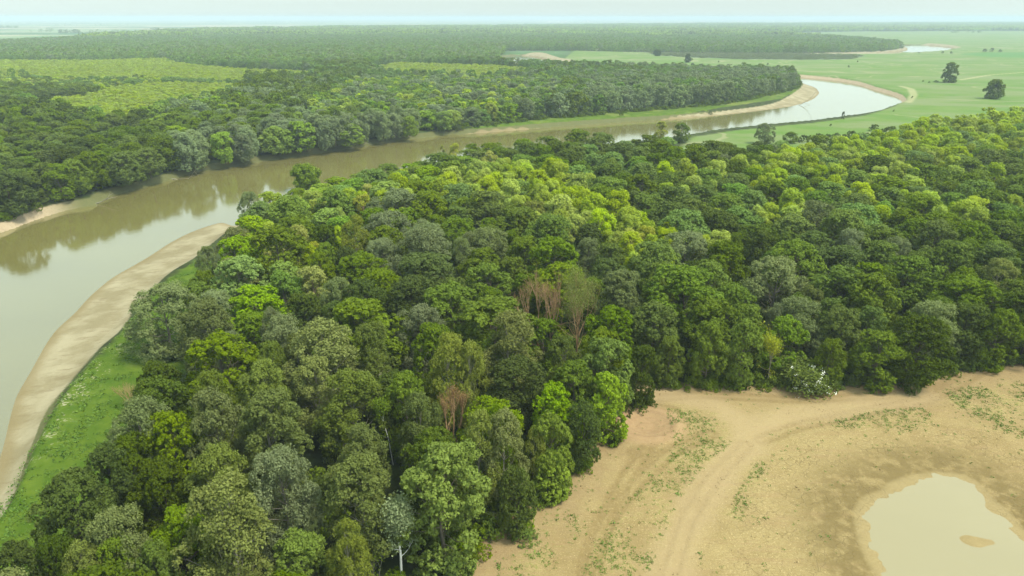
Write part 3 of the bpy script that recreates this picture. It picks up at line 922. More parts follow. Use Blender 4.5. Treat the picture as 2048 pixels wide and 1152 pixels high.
# dense fill: species by zone of the tree top in the photo (earlier entries win)
ZONES = [
    ([(1330, 395), (1450, 330), (1700, 318), (1900, 308), (2300, 300), (2300, 430), (1900, 430), (1650, 400), (1480, 430)], {'pale': .34, 'lime': .20, 'ash': .30, 'oak': .16}),
    ([(1500, 300), (1700, 275), (1800, 250), (1840, 235), (2048, 200), (2900, 100), (2900, 240), (2048, 292), (1900, 305), (1700, 325)], {'lime': .75, 'pale': .25}),
    ([(880, 350), (960, 320), (1010, 312), (1100, 325), (1170, 370), (1290, 415), (1420, 425), (1455, 470), (1400, 480), (1250, 500), (1190, 450), (1100, 440), (1050, 400), (960, 380), (890, 385)], {'lime': .8, 'pale': .2}),
    ([(1330, 330), (1500, 310), (1700, 300), (1800, 250), (2048, 205), (2900, 100), (2900, 300), (2048, 330), (1900, 350), (1700, 345), (1500, 380), (1400, 400), (1320, 360)], {'lime': .42, 'pale': .36, 'ash': .22}),
    ([(560, 330), (700, 320), (850, 310), (980, 300), (1000, 330), (900, 360), (880, 400), (700, 420), (640, 480), (480, 470), (500, 400)], {'vivid': .34, 'lime': .2, 'pale': .2, 'ash': .16, 'yellow': .10}),
    ([(460, 440), (650, 430), (760, 460), (640, 600), (440, 600), (380, 560)], {'vivid': .22, 'pale': .18, 'olive': .2, 'ash': .2, 'yellow': .06, 'silver': .14}),
    ([(700, 420), (1200, 430), (1350, 520), (1350, 700), (1000, 720), (600, 600)], {'ash': .4, 'oak': .25, 'silver': .15, 'dark': .2}),
    ([(960, 270), (1400, 270), (1450, 330), (1100, 340), (970, 320)], {'oak': .45, 'ash': .4, 'pale': .15}),
    ([(1400, 270), (3000, 270), (3000, 800), (1250, 800), (1250, 500)], {'oak': .42, 'ash': .32, 'dark': .14, 'pale': .09, 'silver': .03}),
    ([(-500, 600), (800, 600), (1300, 760), (1100, 1400), (-500, 1500)], {'poplar': .3, 'dark': .25, 'ash': .25, 'silver': .1, 'olive': .1}),
]
ZP = [(np.array(a, float), b) for a, b in ZONES]


def zone_pick(px, py, u):
    for P, wts in ZP:
        if inside(P, np.array([px]), np.array([py]))[0]:
            break
    else:
        wts = {'ash': .5, 'oak': .5}
    acc = 0
    for k, v in wts.items():
        acc += v
        if u <= acc + 1e-6:
            return k
    return k


def solve(px, py, wpx, h):
    """ground position, height and radius of a tree whose top shows at (px, py)"""
    if isinstance(h, tuple):
        _, gy = at(px, h[1], 0)
        bx, by = at(px, h[1], 0)
        # height so that the top is at py over the same foot
        u = -(py - 576) / FPX
        hh = CAM_H - float(by) * (SP - u * CP) / (CP + u * SP)
        x, y, h = float(bx), float(by), hh
    else:
        x, y = at(px, py + 3, h)
        x, y = float(x), float(y)
    d = pix(x, y, h * .6)[2]
    return x, y, h, wpx * d / FPX / 2


trees = []   # dict(x, y, h, r, kind, label, short)
for (px, py, wp, h, k, lab, sh) in NAMED:
    x, y, hh, r = solve(px, py, wp, h)
    trees.append(dict(x=x, y=y, h=hh, r=r, kind=k, label=lab, short=sh, px=px, py=py))

rr = random.Random(11)
grid = {}


def free(x, y, r, f=.80):
    gx, gy = int(x // 14), int(y // 14)
    for a in (-1, 0, 1):
        for b in (-1, 0, 1):
            for (u, v, s) in grid.get((gx + a, gy + b), ()):
                if (u - x) ** 2 + (v - y) ** 2 < (f * (r + s)) ** 2:
                    return False
    return True


def occupy(x, y, r):
    grid.setdefault((int(x // 14), int(y // 14)), []).append((x, y, r))


for t in trees:
    occupy(t['x'], t['y'], min(t['r'], 6.5))
CLEAR = [(1510, 640, 9), (1085, 700, 5), (1150, 700, 3.5), (887, 905, 4), (804, 1160, 3.2), (804, 1230, 4), (750, 1190, 2.5), (700, 1190, 2)]
clear = [(float(at(a, b)[0]), float(at(a, b)[1]), c) for a, b, c in CLEAR]
cand = []
for qi in range(60000):
    # uniform over the wedge that the near wood fills
    a = rr.uniform(-50, 52)
    r0 = math.sqrt(rr.uniform(48 ** 2, 560 ** 2))
    cand.append((r0 * math.sin(rad(a)), r0 * math.cos(rad(a)), qi))
cx = np.array([c[0] for c in cand])
cyy = np.array([c[1] for c in cand])
ok = inside(WOOD_NEAR, cx, cyy)
fill = []
cq = np.array([c[2] for c in cand])
for x, y, qi in zip(cx[ok], cyy[ok], cq[ok]):
    hh = 12.5
    px, py, d = pix(x, y, hh)
    k = zone_pick(px, py, rr.random())
    if py > 1080 and k == 'ash':
        k = 'poplar'
    K = KINDS[k]
    s = rr.uniform(1.12, 1.45) if qi < 9000 else (rr.uniform(.85, 1.12) if qi < 22000 else rr.uniform(.60, .85))
    if (x * x + y * y) < 130 ** 2:
        s *= 1.08
    r = K['R'] * s
    if any((x - a) ** 2 + (y - b) ** 2 < (c + r * .7) ** 2 for a, b, c in clear):
        continue
    if not free(x, y, min(r, 6.5), .60 if k == 'lime' else .80 if x * x + y * y < 170 ** 2 else .72):
        continue
    occupy(x, y, min(r, 6.5))
    h = H[k] * (.55 + .45 * s) * rr.uniform(.88, 1.06)
    if x * x + y * y > 200 ** 2:
        db = float(sdist(RIVER, np.array([x]), np.array([y]))[0])
        h *= .50 + .50 * min(1, max(0, (-db - 4) / 40))
    if k in ('poplar', 'olive') and py > 600:
        h = min(h, 14)
    px, py, d = pix(x, y, h)
    fill.append(dict(x=x, y=y, h=h, r=r, kind=k, label=None, short=None, px=px, py=py, d=d))

# ------------------------------------------------------------------ individual trees
vis = [t for t in fill if -40 < t['px'] < 2088 and -60 < t['py'] < 1230]
vis.sort(key=lambda t: t['d'])
N_SPECIAL = 23
n_ind = 297 - N_SPECIAL - len(trees)
single = vis[:n_ind]
sid = {id(t) for t in single}
mass_near = [t for t in fill if id(t) not in sid]
KWORD = {'oak': 'dark green rounded tree', 'dark': 'very dark green tree', 'ash': 'mid-green leafy tree', 'vivid': 'bright green leafy tree',
         'poplar': 'grey-green poplar', 'silver': 'silvery willow', 'olive': 'light olive poplar', 'lime': 'lime-green slender tree', 'yellow': 'yellowish thin tree', 'pale': 'light green leafy tree', 'sage': 'sage green tree'}
KCAT = {'oak': 'tree', 'dark': 'tree', 'ash': 'tree', 'vivid': 'tree', 'poplar': 'tree', 'silver': 'tree', 'olive': 'tree', 'lime': 'tree', 'yellow': 'tree', 'pale': 'tree'}
KNAME = {'oak': 'oak_tree', 'dark': 'oak_tree', 'ash': 'ash_tree', 'vivid': 'maple_tree', 'poplar': 'poplar_tree', 'silver': 'willow_tree', 'olive': 'poplar_tree', 'lime': 'young_poplar_tree', 'yellow': 'young_poplar_tree', 'pale': 'maple_tree', 'sage': 'willow_tree'}
EXTRA_MARKS = [(1080, 600, 'rust-brown dead tree'), (1545, 690, 'pale-stemmed thin tree'), (804, 1060, 'white-stemmed poplar'), (612, 320, 'lone round tree against the river')]
marks = [(t['px'], t['py'] + 15, t['short'], t) for t in trees if t['short']] + [(a, b, c, None) for a, b, c in EXTRA_MARKS]
everyone = trees + single
byk = {}
for t in everyone:
    if t['label']:
        continue
    best = min(marks, key=lambda m: (m[0] - t['px']) ** 2 + (1.6 * (m[1] - t['py'])) ** 2)
    dx, dy = t['px'] - best[0], (t['py'] + 15 - best[1]) * 1.5
    side = ('to the right of' if dx > 0 else 'to the left of') if abs(dx) > abs(dy) else ('in front of' if dy > 0 else 'behind')
    byk.setdefault((best[2], side, KWORD[t['kind']]), []).append((dx * dx + dy * dy, t))
ORD = ['nearest', 'second', 'third', 'fourth', 'fifth', 'sixth', 'seventh', 'eighth', 'ninth', 'tenth', 'eleventh', 'twelfth', 'thirteenth', 'fourteenth', 'fifteenth']
for (mk, side, kw), L in byk.items():
    L.sort(key=lambda q: q[0])
    for i, (_, t) in enumerate(L):
        t['label'] = (kw if len(L) == 1 else ORD[min(i, 14)] + ' ' + kw) + ' ' + side + ' the ' + mk
        if len(t['label'].split()) > 16:
            t['label'] = t['label'].replace('to the left of', 'left of').replace('to the right of', 'right of').replace('very dark green', 'very dark').replace('dark green rounded', 'dark rounded').replace('in the right wood', '')

rng_i = random.Random(5)


def put_tree(t, meshes=None):
    k = t['kind']
    K = KINDS[k]
    mc, mt = meshes or NEARSET[k][rng_i.randrange(4)]
    e = bpy.data.objects.new(KNAME[k], None)
    e.empty_display_size = .5
    COL.objects.link(e)
    z = float(terrain(np.array([t['x']]), np.array([t['y']]))[0])
    e.location = (t['x'], t['y'], min(z, 0.3))
    e.rotation_euler = (rng_i.uniform(-.04, .04), rng_i.uniform(-.04, .04), rng_i.uniform(0, 6.28))
    s = t['r'] / K['R']
    e.scale = (s, s, t['h'] / (K['z1'] + .3))
    e['label'] = t['label']
    e['category'] = 'tree'
    e['group'] = 'trees of the near wood'
    link('trunk', mt, e)
    link('crown', mc, e)
    return e


for t in everyone:
    put_tree(t)


# ------------------------------------------------------------------ trees with a shape of their own
def grow(rng, mb, p, d, L, r, lvl, tips, spread=.55, up=.25, kids=3, sides=5, m=0):
    n = 4
    pts = [np.array(p, float)]
    dd = unit(np.array(d, float))
    for _ in range(n):
        dd = unit(dd + rng.normal(0, .10, 3) + np.array([0, 0, up * .12]))
        pts.append(pts[-1] + dd * L / n)
    rads = np.linspace(r, r * .58, n + 1)
    mb.add(*tube(pts, rads, sides if lvl > 1 else 3), m=m)
    if lvl == 0:
        tips.append(pts[-1])
        return
    for i in range(kids + (rng.uniform() < .4)):
        f = rng.uniform(.45, 1.0) if i else 1.0
        q = pts[int(round(f * n))]
        nd = unit(dd + rng.normal(0, spread, 3) + np.array([0, 0, up]))
        grow(rng, mb, q, nd, L * rng.uniform(.55, .8), r * .55, lvl - 1, tips, spread, up, kids, sides, m)


def bare_tree(name, label, cat, base, height, trunk_h, r0, lvl, bark, leaf=None, n_leaf=0, leaf_s=.12, spread=.5, up=.3, kids=3, seed=1, stems=1, lean=(0, 0), puff=.5, group=None, L=None, wide=1.0):
    rng = np.random.RandomState(seed)
    mb, tips = MB(), []
    for s in range(stems):
        a = rng.uniform(0, 6.28)
        o = np.array([math.cos(a), math.sin(a), 0]) * (.35 * (stems > 1))
        d0 = np.array([lean[0], lean[1], 1.0]) + o * (.8 if stems > 1 else 0)
        k = 6
        pts = [o + np.array([0, 0, -.4])]
        dd = unit(d0)
        for _ in range(k):
            dd = unit(dd + rng.normal(0, .05, 3))
            pts.append(pts[-1] + dd * (trunk_h + .4) / k)
        mb.add(*tube(pts, np.linspace(r0, r0 * .7, k + 1), 7))
        for _ in range(kids):
            nd = unit(dd + rng.normal(0, spread, 3) + np.array([0, 0, up]))
            grow(rng, mb, pts[-1], nd, L or (height - trunk_h) * .42, r0 * .55, lvl, tips, spread, up, kids)
        for _ in range(2):
            q = pts[rng.randint(3, k)]
            grow(rng, mb, q, unit(rng.normal(size=3) * np.array([1, 1, .2]) + np.array([0, 0, .3])), (height - trunk_h) * .3, r0 * .3, max(0, lvl - 2), tips, spread, up, 2)
    V = np.concatenate(mb.V)
    zmax = V[:, 2].max()
    f = height / zmax
    e = bpy.data.objects.new(name, None)
    COL.objects.link(e)
    bz = float(terrain(np.array([base[0]]), np.array([base[1]]))[0])
    e.location = (base[0], base[1], bz)
    e.scale = (f * wide, f * wide, f)
    e['label'], e['category'] = label, cat
    if group:
        e['group'] = group
    link('trunk' if name != 'driftwood' else 'branch', mb.mesh(name + '_wood', [bark]), e)
    if leaf is not None and n_leaf:
        T = np.array(tips)
        idx = rng.randint(0, len(T), n_leaf)
        Q = T[idx] + rng.normal(size=(n_leaf, 3)) * puff
        nrm = unit(rng.normal(size=(n_leaf, 3)) + np.array([0, 0, .5]))
        tv = unit(np.cross(nrm, rng.normal(size=(n_leaf, 3))))
        bv = np.cross(nrm, tv)
        s = leaf_s * rng.uniform(.6, 1.4, (n_leaf, 1))
        Vl = np.stack([Q - tv * s, Q + bv * s * .6, Q + tv * s, Q - bv * s * .6], 1).reshape(-1, 3)
        mb2 = MB()
        mb2.add(Vl, np.arange(4 * n_leaf).reshape(-1, 4), 0, rng.uniform(0, 1, n_leaf))
        link('crown', mb2.mesh(name + '_leaves', [leaf]), e)
    return e


def foot(px, py):
    x, y = at(px, py)
    return float(x), float(y)


def tall(px, by, ty):
    """height of something that stands at (px, by) and ends at row ty"""
    _, y = at(px, by)
    u = -(ty - 576) / FPX
    return CAM_H - float(y) * (SP - u * CP) / (CP + u * SP)


bare_tree('dead_tree', 'rust-brown dead tree with bare forked branches in the middle of the near wood', 'dead tree', foot(1085, 720), tall(1085, 720, 536), 5.5, .42, 4, BARK['rust'],
          LEAF['rust'], 1500, .10, .42, .38, 3, 4, stems=2, puff=.35, wide=.72)
bare_tree('half_dead_tree', 'half-dead olive-leaved tree with brownish bare twigs, right of the rust-brown dead tree', 'tree', foot(1150, 715), tall(1150, 715, 532), 5.0, .28, 4, BARK['rust'],
          LEAF['olive'], 11000, .14, .45, .40, 3, 9, stems=2, puff=.65, wide=.68)
bare_tree('dead_tree', 'brown leaning snag between the silvery olive poplars and the big round tree', 'dead tree', foot(905, 925), tall(905, 925, 775), 7.0, .26, 3, BARK['rust'],
          LEAF['rust'], 2600, .10, .30, .55, 3, 12, stems=3, lean=(-.12, 0), puff=.3, wide=.6)
bare_tree('dead_bush', 'rust-brown withered bush left of the brown leaning snag', 'bush', foot(856, 905), tall(856, 905, 838), 1.0, .10, 3, BARK['rust'],
          LEAF['rust'], 3000, .10, .30, .6, 4, 13, stems=4, puff=.3)
bare_tree('poplar_tree', 'slim poplar with a bright white stem at the bottom edge of the photo', 'tree', foot(804, 1158), tall(804, 1158, 1013), 5.2, .19, 3, BARK['white'],
          LEAF['sage'], 9000, .15, .34, .45, 3, 23, lean=(.03, 0), puff=.5, wide=.95)
bare_tree('young_poplar_tree', 'thin tree with a pale bare stem and sparse yellowish leaves at the field edge', 'tree', foot(1535, 772), tall(1535, 772, 668), 4.0, .13, 3, BARK['poplar'],
          LEAF['yellow'], 3600, .11, .38, .45, 3, 31, lean=(.02, 0), puff=.5, wide=.75)
bare_tree('poplar_tree', 'slender pale-stemmed tree left of the brown leaning snag', 'tree', foot(787, 930), tall(787, 930, 800), 7.0, .10, 2, BARK['white'],
          LEAF['ash'], 1800, .14, .35, .5, 3, 33, puff=.5, wide=.7)
bare_tree('bare_shrub', 'leafless brownish shrub at the edge of the grass strip', 'shrub', foot(262, 812), 4.6, .5, .07, 3, BARK['rust'], None, 0, .1, .42, .3, 3, 41, stems=5, wide=1.0)
bare_tree('bare_shrub', 'leafless pale twiggy shrub between the small light olive tree and the white-stemmed poplar', 'shrub', foot(750, 1160), 6.0, 1.5, .08, 3, BARK['poplar'], LEAF['dark'], 500, .12, .40, .4, 3, 44, stems=3)
bare_tree('yellow_bush', 'yellow-green tangled bush on the right wood edge beside the clearing', 'bush', foot(1512, 715), 7.0, 1.0, .12, 3, BARK['olive'], LEAF['yellow'], 5200, .16, .5, .3, 3, 51, stems=3, puff=.6, wide=1.3)
e = bare_tree('blossom_bush', 'bush covered in white blossom at the far edge of the bare field', 'bush', foot(1592, 773), 4.6, .8, .10, 3, BARK['dark'], LEAF['ash'], 5200, .15, .55, .2, 3, 53, stems=4, puff=.5, wide=1.5)
rng = np.random.RandomState(3)
crown_o = [c for c in e.children if c.name.startswith('crown')][0]
cv = np.zeros(len(crown_o.data.vertices) * 3, np.float32)
crown_o.data.vertices.foreach_get('co', cv)
cv = cv.reshape(-1, 4, 3).mean(1)
top = cv[(cv[:, 1] < 0.6)]
cl = top[rng.randint(0, len(top), 40)]
Q = np.repeat(cl, 8, 0) + rng.normal(size=(40 * 8, 3)) * .14 + np.array([0, -.15, .1])
nrm = unit(rng.normal(size=Q.shape) + np.array([0, -.6, .6]))
tv = unit(np.cross(nrm, rng.normal(size=Q.shape)))
bv = np.cross(nrm, tv)
s = .07
mb = MB()
mb.add(np.stack([Q - tv * s, Q + bv * s, Q + tv * s, Q - bv * s], 1).reshape(-1, 3), np.arange(4 * len(Q)).reshape(-1, 4))
link('blossom', mb.mesh('blossom', [MAT_BLOSSOM]), e)


# trees and bushes out on the meadow
def meadow_tree(px, by, ty, wpx, kind, label, name=None, seed=0, ragged=False, group='trees out on the meadow', cat='tree', low=0.0):
    x, y = foot(px, by)
    h = tall(px, by, ty)
    d = pix(x, y, h * .5)[2]
    r = wpx * d / FPX / 2
    K = KINDS[kind]
    rng = np.random.RandomState(seed + 90)
    V, F, T, C = make_crown(rng, 'dome', r, h * low, h, 64, 18, 15, r * .04 + .06, .5 if ragged else .3, .25 if ragged else .26, .5, asp=1.15, fill=.45)
    mb = MB()
    mb.add(V, F, 0, T)
    e = bpy.data.objects.new(name or KNAME[kind], None)
    COL.objects.link(e)
    e.location = (x, y, float(terrain(np.array([x]), np.array([y]))[0]))
    e['label'], e['category'], e['group'] = label, cat, group
    link('crown', mb.mesh(e.name + '_crown', [LEAF[K['mat']]]), e)
    mb = MB()
    limbs(rng, mb, C, h * .08, h * .022, 6, 1)
    link('trunk', mb.mesh(e.name + '_trunk', [BARK['dark']]), e)


meadow_tree(1897, 165, 126, 29, 'oak', 'tall dark lone tree on the meadow, the farther of two', seed=1, ragged=True)
meadow_tree(1985, 198, 161, 36, 'oak', 'broad dark lone tree on the meadow, the nearer of two', seed=8, ragged=True)
meadow_tree(1375, 125, 108, 13, 'dark', 'small lone tree beyond the river bend, nearer to the wood', seed=3)
meadow_tree(1314, 112, 100, 15, 'dark', 'small round tree at the corner of the grey-green reed patch', seed=4)

meadow_tree(612, 368, 306, 60, 'ash', 'dark round tree on a bare stem standing alone against the river', name='oak_tree', seed=5, group='trees of the near wood', low=.38)

bush_rng = np.random.RandomState(60)
BUSHES = []
for v in range(3):
    V, F, T, C = make_crown(bush_rng, 'bush', 1.0, 0, 1.15, 12, 12, 9, .075, .1, .36, .36)
    mb = MB()
    mb.add(V, F, 0, T)
    BUSHES.append(mb.mesh('bush', [LEAF['dark']]))


def bush(px, by, wpx, hm, label, group, name='bush'):
    x, y = foot(px, by)
    d = pix(x, y, 1)[2]
    r = wpx * d / FPX / 2
    o = link(name, BUSHES[rng_i.randrange(3)], None, label, 'bush', group)
    o.location = (x, y, float(terrain(np.array([x]), np.array([y]))[0]) - .1)
    o.scale = (r, r * rng_i.uniform(.8, 1.2), hm)
    o.rotation_euler.z = rng_i.uniform(0, 6.28)


ROW = [(1746, 262, 22, 3.2, 'round dark bush standing alone on the meadow above the bush cluster'),
       (1776, 268, 34, 3.6, 'wide dark bush beside the lime-green young wood'),
       (1760, 277, 18, 3.2, 'small dark bush just below the wide dark bush'),
       (1605, 284, 22, 3.0, 'dark bush with a brownish side left of the bush cluster'),
       (1638, 282, 22, 3.4, 'leftmost dark bush of the bush cluster'), (1655, 284, 24, 3.4, 'second dark bush from the left in the bush cluster'),
       (1672, 279, 18, 3.0, 'third dark bush from the left in the bush cluster'), (1688, 283, 22, 3.2, 'fourth dark bush from the left in the bush cluster'),
       (1703, 278, 22, 3.4, 'fifth dark bush from the left in the bush cluster'), (1716, 287, 26, 3.2, 'dark bush in the front row of the bush cluster, middle'),
       (1732, 279, 18, 3.0, 'sixth dark bush from the left in the bush cluster'), (1740, 292, 30, 3.4, 'broad low bush in front of the bush cluster, right end'),
       (1690, 297, 28, 3.2, 'broad low bush in front of the bush cluster, left end')]
for px, by, wp, hm, lab in ROW:
    bush(px, by, wp, hm, lab, 'dark bushes at the edge of the meadow')
DOTS = [(1685, 238, 7, 4.2, 'tall narrow dark bush at the water edge on the near meadow bank'), (1824, 197, 4, 1.6, 'tiny dark bush beside the sandy trail'),
        (1697, 135, 4, 2.2, 'tiny dark bush on the meadow, the nearer of two dots'), (1715, 124.5, 3, 2.0, 'tiny dark bush on the meadow, the farther of two dots'),
        (1535, 131, 4, 2.5, 'small dark bush on the meadow below the reed patch'), (1437, 125, 3, 2.2, 'tiny dark bush left of the small bush below the reed patch'),
        (1384, 121, 4, 2.5, 'small dark bush just right of the small lone tree'), (1421, 222, 7, 2.0, 'low bush on the sand bar across the river'),
        (1243, 232, 9, 2.2, 'low green bush on the far grassy bank'), (1885, 106, 5, 3.0, 'dark bush at the edge of the far river reach, middle one'),
        (1838, 106.5, 4, 2.2, 'dark bush at the edge of the far river reach, left one'), (1902, 107, 5, 3, 'dark bush at the edge of the far river reach, right one'),
        (1969, 104, 8, 5, 'left of three dark bushes by the green crop'), (1983, 103, 9, 6, 'middle of three dark bushes by the green crop'), (2000, 104, 7, 4, 'right of three dark bushes by the green crop'),
        (1872, 164.5, 9, 1.6, 'low dark bush at the left foot of the farther lone tree'), (1858, 166, 5, 1.4, 'small bush left of the low bush by the farther lone tree'), (1846, 163.5, 4, 1.2, 'leftmost small bush in the row by the farther lone tree'),
        (1787, 223, 3, 1.2, 'tiny dark bush on the meadow near the river bend tip'), (1661, 252, 4, 1.2, 'tiny bush on the near meadow bank')]
for px, by, wp, hm, lab in DOTS:
    bush(px, by, wp, hm, lab, 'small bushes scattered over the meadow')


# driftwood
def driftwood(px, by, L, yaw, label, seed, z=WZ + .15):
    rng = np.random.RandomState(seed)
    mb, tips = MB(), []
    grow(rng, mb, (0, 0, 0), (1, .05, .12), L, .22, 2, tips, .45, .1, 2)
    x, y = at(px, by, z)
    e = link('driftwood', mb.mesh('driftwood', [BARK['poplar']]), None, label, 'log')
    e.location = (float(x), float(y), z)
    e.rotation_euler.z = yaw


driftwood(333, 358, 8, rad(25), 'pale fallen trunk with branches lying at the water edge of the far bank', 2, WZ + .4)
driftwood(1598, 210, 9, rad(10), 'dark snagged log in the shallows at the tip of the sand bar', 5)
driftwood(186, 407, 4, rad(15), 'short pale log below the eroded bank on the far left', 8, WZ + .4)


# ------------------------------------------------------------------ the mass of woodland (past what one could count)
LOWSET, PATCH = {}, {}
for k, K in KINDS.items():
    LOWSET[k] = []
    for v in range(2):
        rng = np.random.RandomState(500 + v * 7 + sum(map(ord, k)))
        V, F, T, C = make_crown(rng, K['shape'], K['R'], K['z0'] * .6, K['z1'], 11, 5, 5, .62, K['up'], .33, .42, asp=K['asp'])
        mb = MB()
        mb.add(V, F, 0, T)
        mb.add(*tube([(0, 0, -1), (0, 0, 3)], [.2, .15], 4), m=1)
        LOWSET[k].append(mb.mesh(k + '_tree_far', [LEAF[K['mat']], BARK[K['mat']]]))
for v in range(4):
    rng = np.random.RandomState(700 + v)
    mb = MB()
    for _ in range(110):
        x, y = rng.uniform(-45, 45, 2)
        s = rng.uniform(.8, 1.3)
        n = 16
        d = unit(rng.normal(size=(n, 3)) + np.array([0, 0, .5]))
        q = np.array([x, y, 7.5 * s]) + d * np.array([4.2, 4.2, 4.5]) * s * rng.uniform(.6, 1, (n, 1))
        tv = unit(np.cross(unit(d + rng.normal(size=(n, 3)) * .4), rng.normal(size=(n, 3))))
        bv = np.cross(d, tv)
        L = 2.3 * s
        mb.add(np.stack([q - tv * L, q - bv * L * .7, q + tv * L, q + bv * L * .7], 1).reshape(-1, 3), np.arange(4 * n).reshape(-1, 4), [0, 1][rng.uniform() < .35], rng.uniform(0, 1, n))
    PATCH[v] = mb.mesh('wood_patch', [LEAF['vivid'], LEAF['poplar' if v % 2 else 'ash']])

protos = []     # list of meshes
pidx = {}
for tag_, S in (('n', None), ('m', MIDSET), ('l', LOWSET)):
    for k in KINDS:
        if tag_ == 'n':
            for v, (mc, mt) in enumerate(NEARSET[k]):
                # joined copy of crown and trunk
                me = bpy.data.meshes.new(k + '_tree')
                import bmesh
                bm = bmesh.new()
                bm.from_mesh(mc)
                nf = len(bm.faces)
                bm.from_mesh(mt)
                bm.faces.ensure_lookup_table()
                for f in bm.faces[nf:]:
                    f.material_index = 1
                bm.to_mesh(me)
                bm.free()
                me.materials.append(LEAF[KINDS[k]['mat']])
                me.materials.append(BARK[KINDS[k]['mat']])
                pidx[('n', k, v)] = len(protos)
                protos.append(me)
        else:
            for v, me in enumerate(S[k]):
                pidx[(tag_, k, v)] = len(protos)
                protos.append(me)
for v in PATCH:
    pidx[('p', 'x', v)] = len(protos)
    protos.append(PATCH[v])
for v in range(3):
    me = BUSHES[v].copy()
    me.materials.clear()
    me.materials.append(LEAF[['oak', 'ash', 'dark'][v]])
    pidx[('b', 'x', v)] = len(protos)
    protos.append(me)

pts, pid, scl, rot = [], [], [], []
rg = np.random.RandomState(77)
for t in mass_near:
    K = KINDS[t['kind']]
    near = t['x'] ** 2 + t['y'] ** 2 < 420 ** 2
    pts.append((t['x'], t['y'], 0))
    pid.append(pidx[('n' if near else 'm', t['kind'], rg.randint(4))])
    s = t['r'] / K['R']
    scl.append((s, s, t['h'] / (K['z1'] + .3)))
    rot.append(rg.uniform(0, 6.28))

# far woods on jittered grids, coarser with distance
FAR_ZONES = [  # photo outline of the canopy, kinds and height factor
    (LIME_FAR, {'lime': .93, 'pale': .07}, .58),
    ([poly([(-900, 700), (-300, 215), (0, 196), (100, 208), (200, 232), (300, 222), (330, 300), (250, 360), (150, 410), (0, 460), (-300, 520)], 11)], {'oak': .50, 'dark': .18, 'ash': .32}, 1.0),
    ([poly([(150, 420), (180, 350), (330, 290), (520, 250), (640, 225), (860, 222), (1020, 225), (1040, 250), (900, 275), (640, 306), (400, 340), (260, 382)], 11)], {'sage': .55, 'vivid': .18, 'ash': .27}, 1.08),
    ([poly([(1010, 262), (1010, 215), (1060, 190), (1200, 165), (1420, 130), (1620, 140), (1620, 175), (1500, 205), (1300, 225), (1100, 245)], 11)], {'sage': .66, 'pale': .24, 'ash': .10}, .92),
    ([poly([(1100, 190), (1160, 130), (1300, 120), (1480, 130), (1420, 150), (1250, 170)], 11)], {'sage': .4, 'pale': .45, 'ash': .15}, .85),
    ([poly([(620, 190), (720, 146), (1100, 146), (1200, 155), (1150, 190), (900, 225), (700, 235), (600, 230)], 11)], {'vivid': .32, 'pale': .28, 'lime': .15, 'sage': .25}, .8),
    ([poly([(290, 230), (480, 185), (620, 150), (700, 190), (640, 230), (520, 255), (330, 290)], 11)], {'ash': .35, 'sage': .3, 'oak': .2, 'vivid': .15}, 1.0),
    ([poly([(480, 150), (640, 126), (760, 122), (720, 150), (620, 175), (500, 185)], 11)], {'ash': .5, 'oak': .3, 'pale': .2}, 1.1),
    ([poly([(-900, 230), (-300, 150), (0, 164), (180, 164), (190, 182), (0, 196)], 11)], {'oak': .5, 'ash': .5}, .85),
    ([poly([(-900, 200), (-300, 140), (0, 143), (250, 143), (480, 145), (560, 155), (480, 172), (200, 185), (0, 195)], 11)], {'pale': .5, 'lime': .35, 'ash': .15}, .62),
    ([poly([(1020, 130), (1120, 120), (1170, 100), (1300, 96), (1300, 107), (1210, 118), (1160, 130)], 6)], {'sage': .7, 'ash': .3}, .5),
]


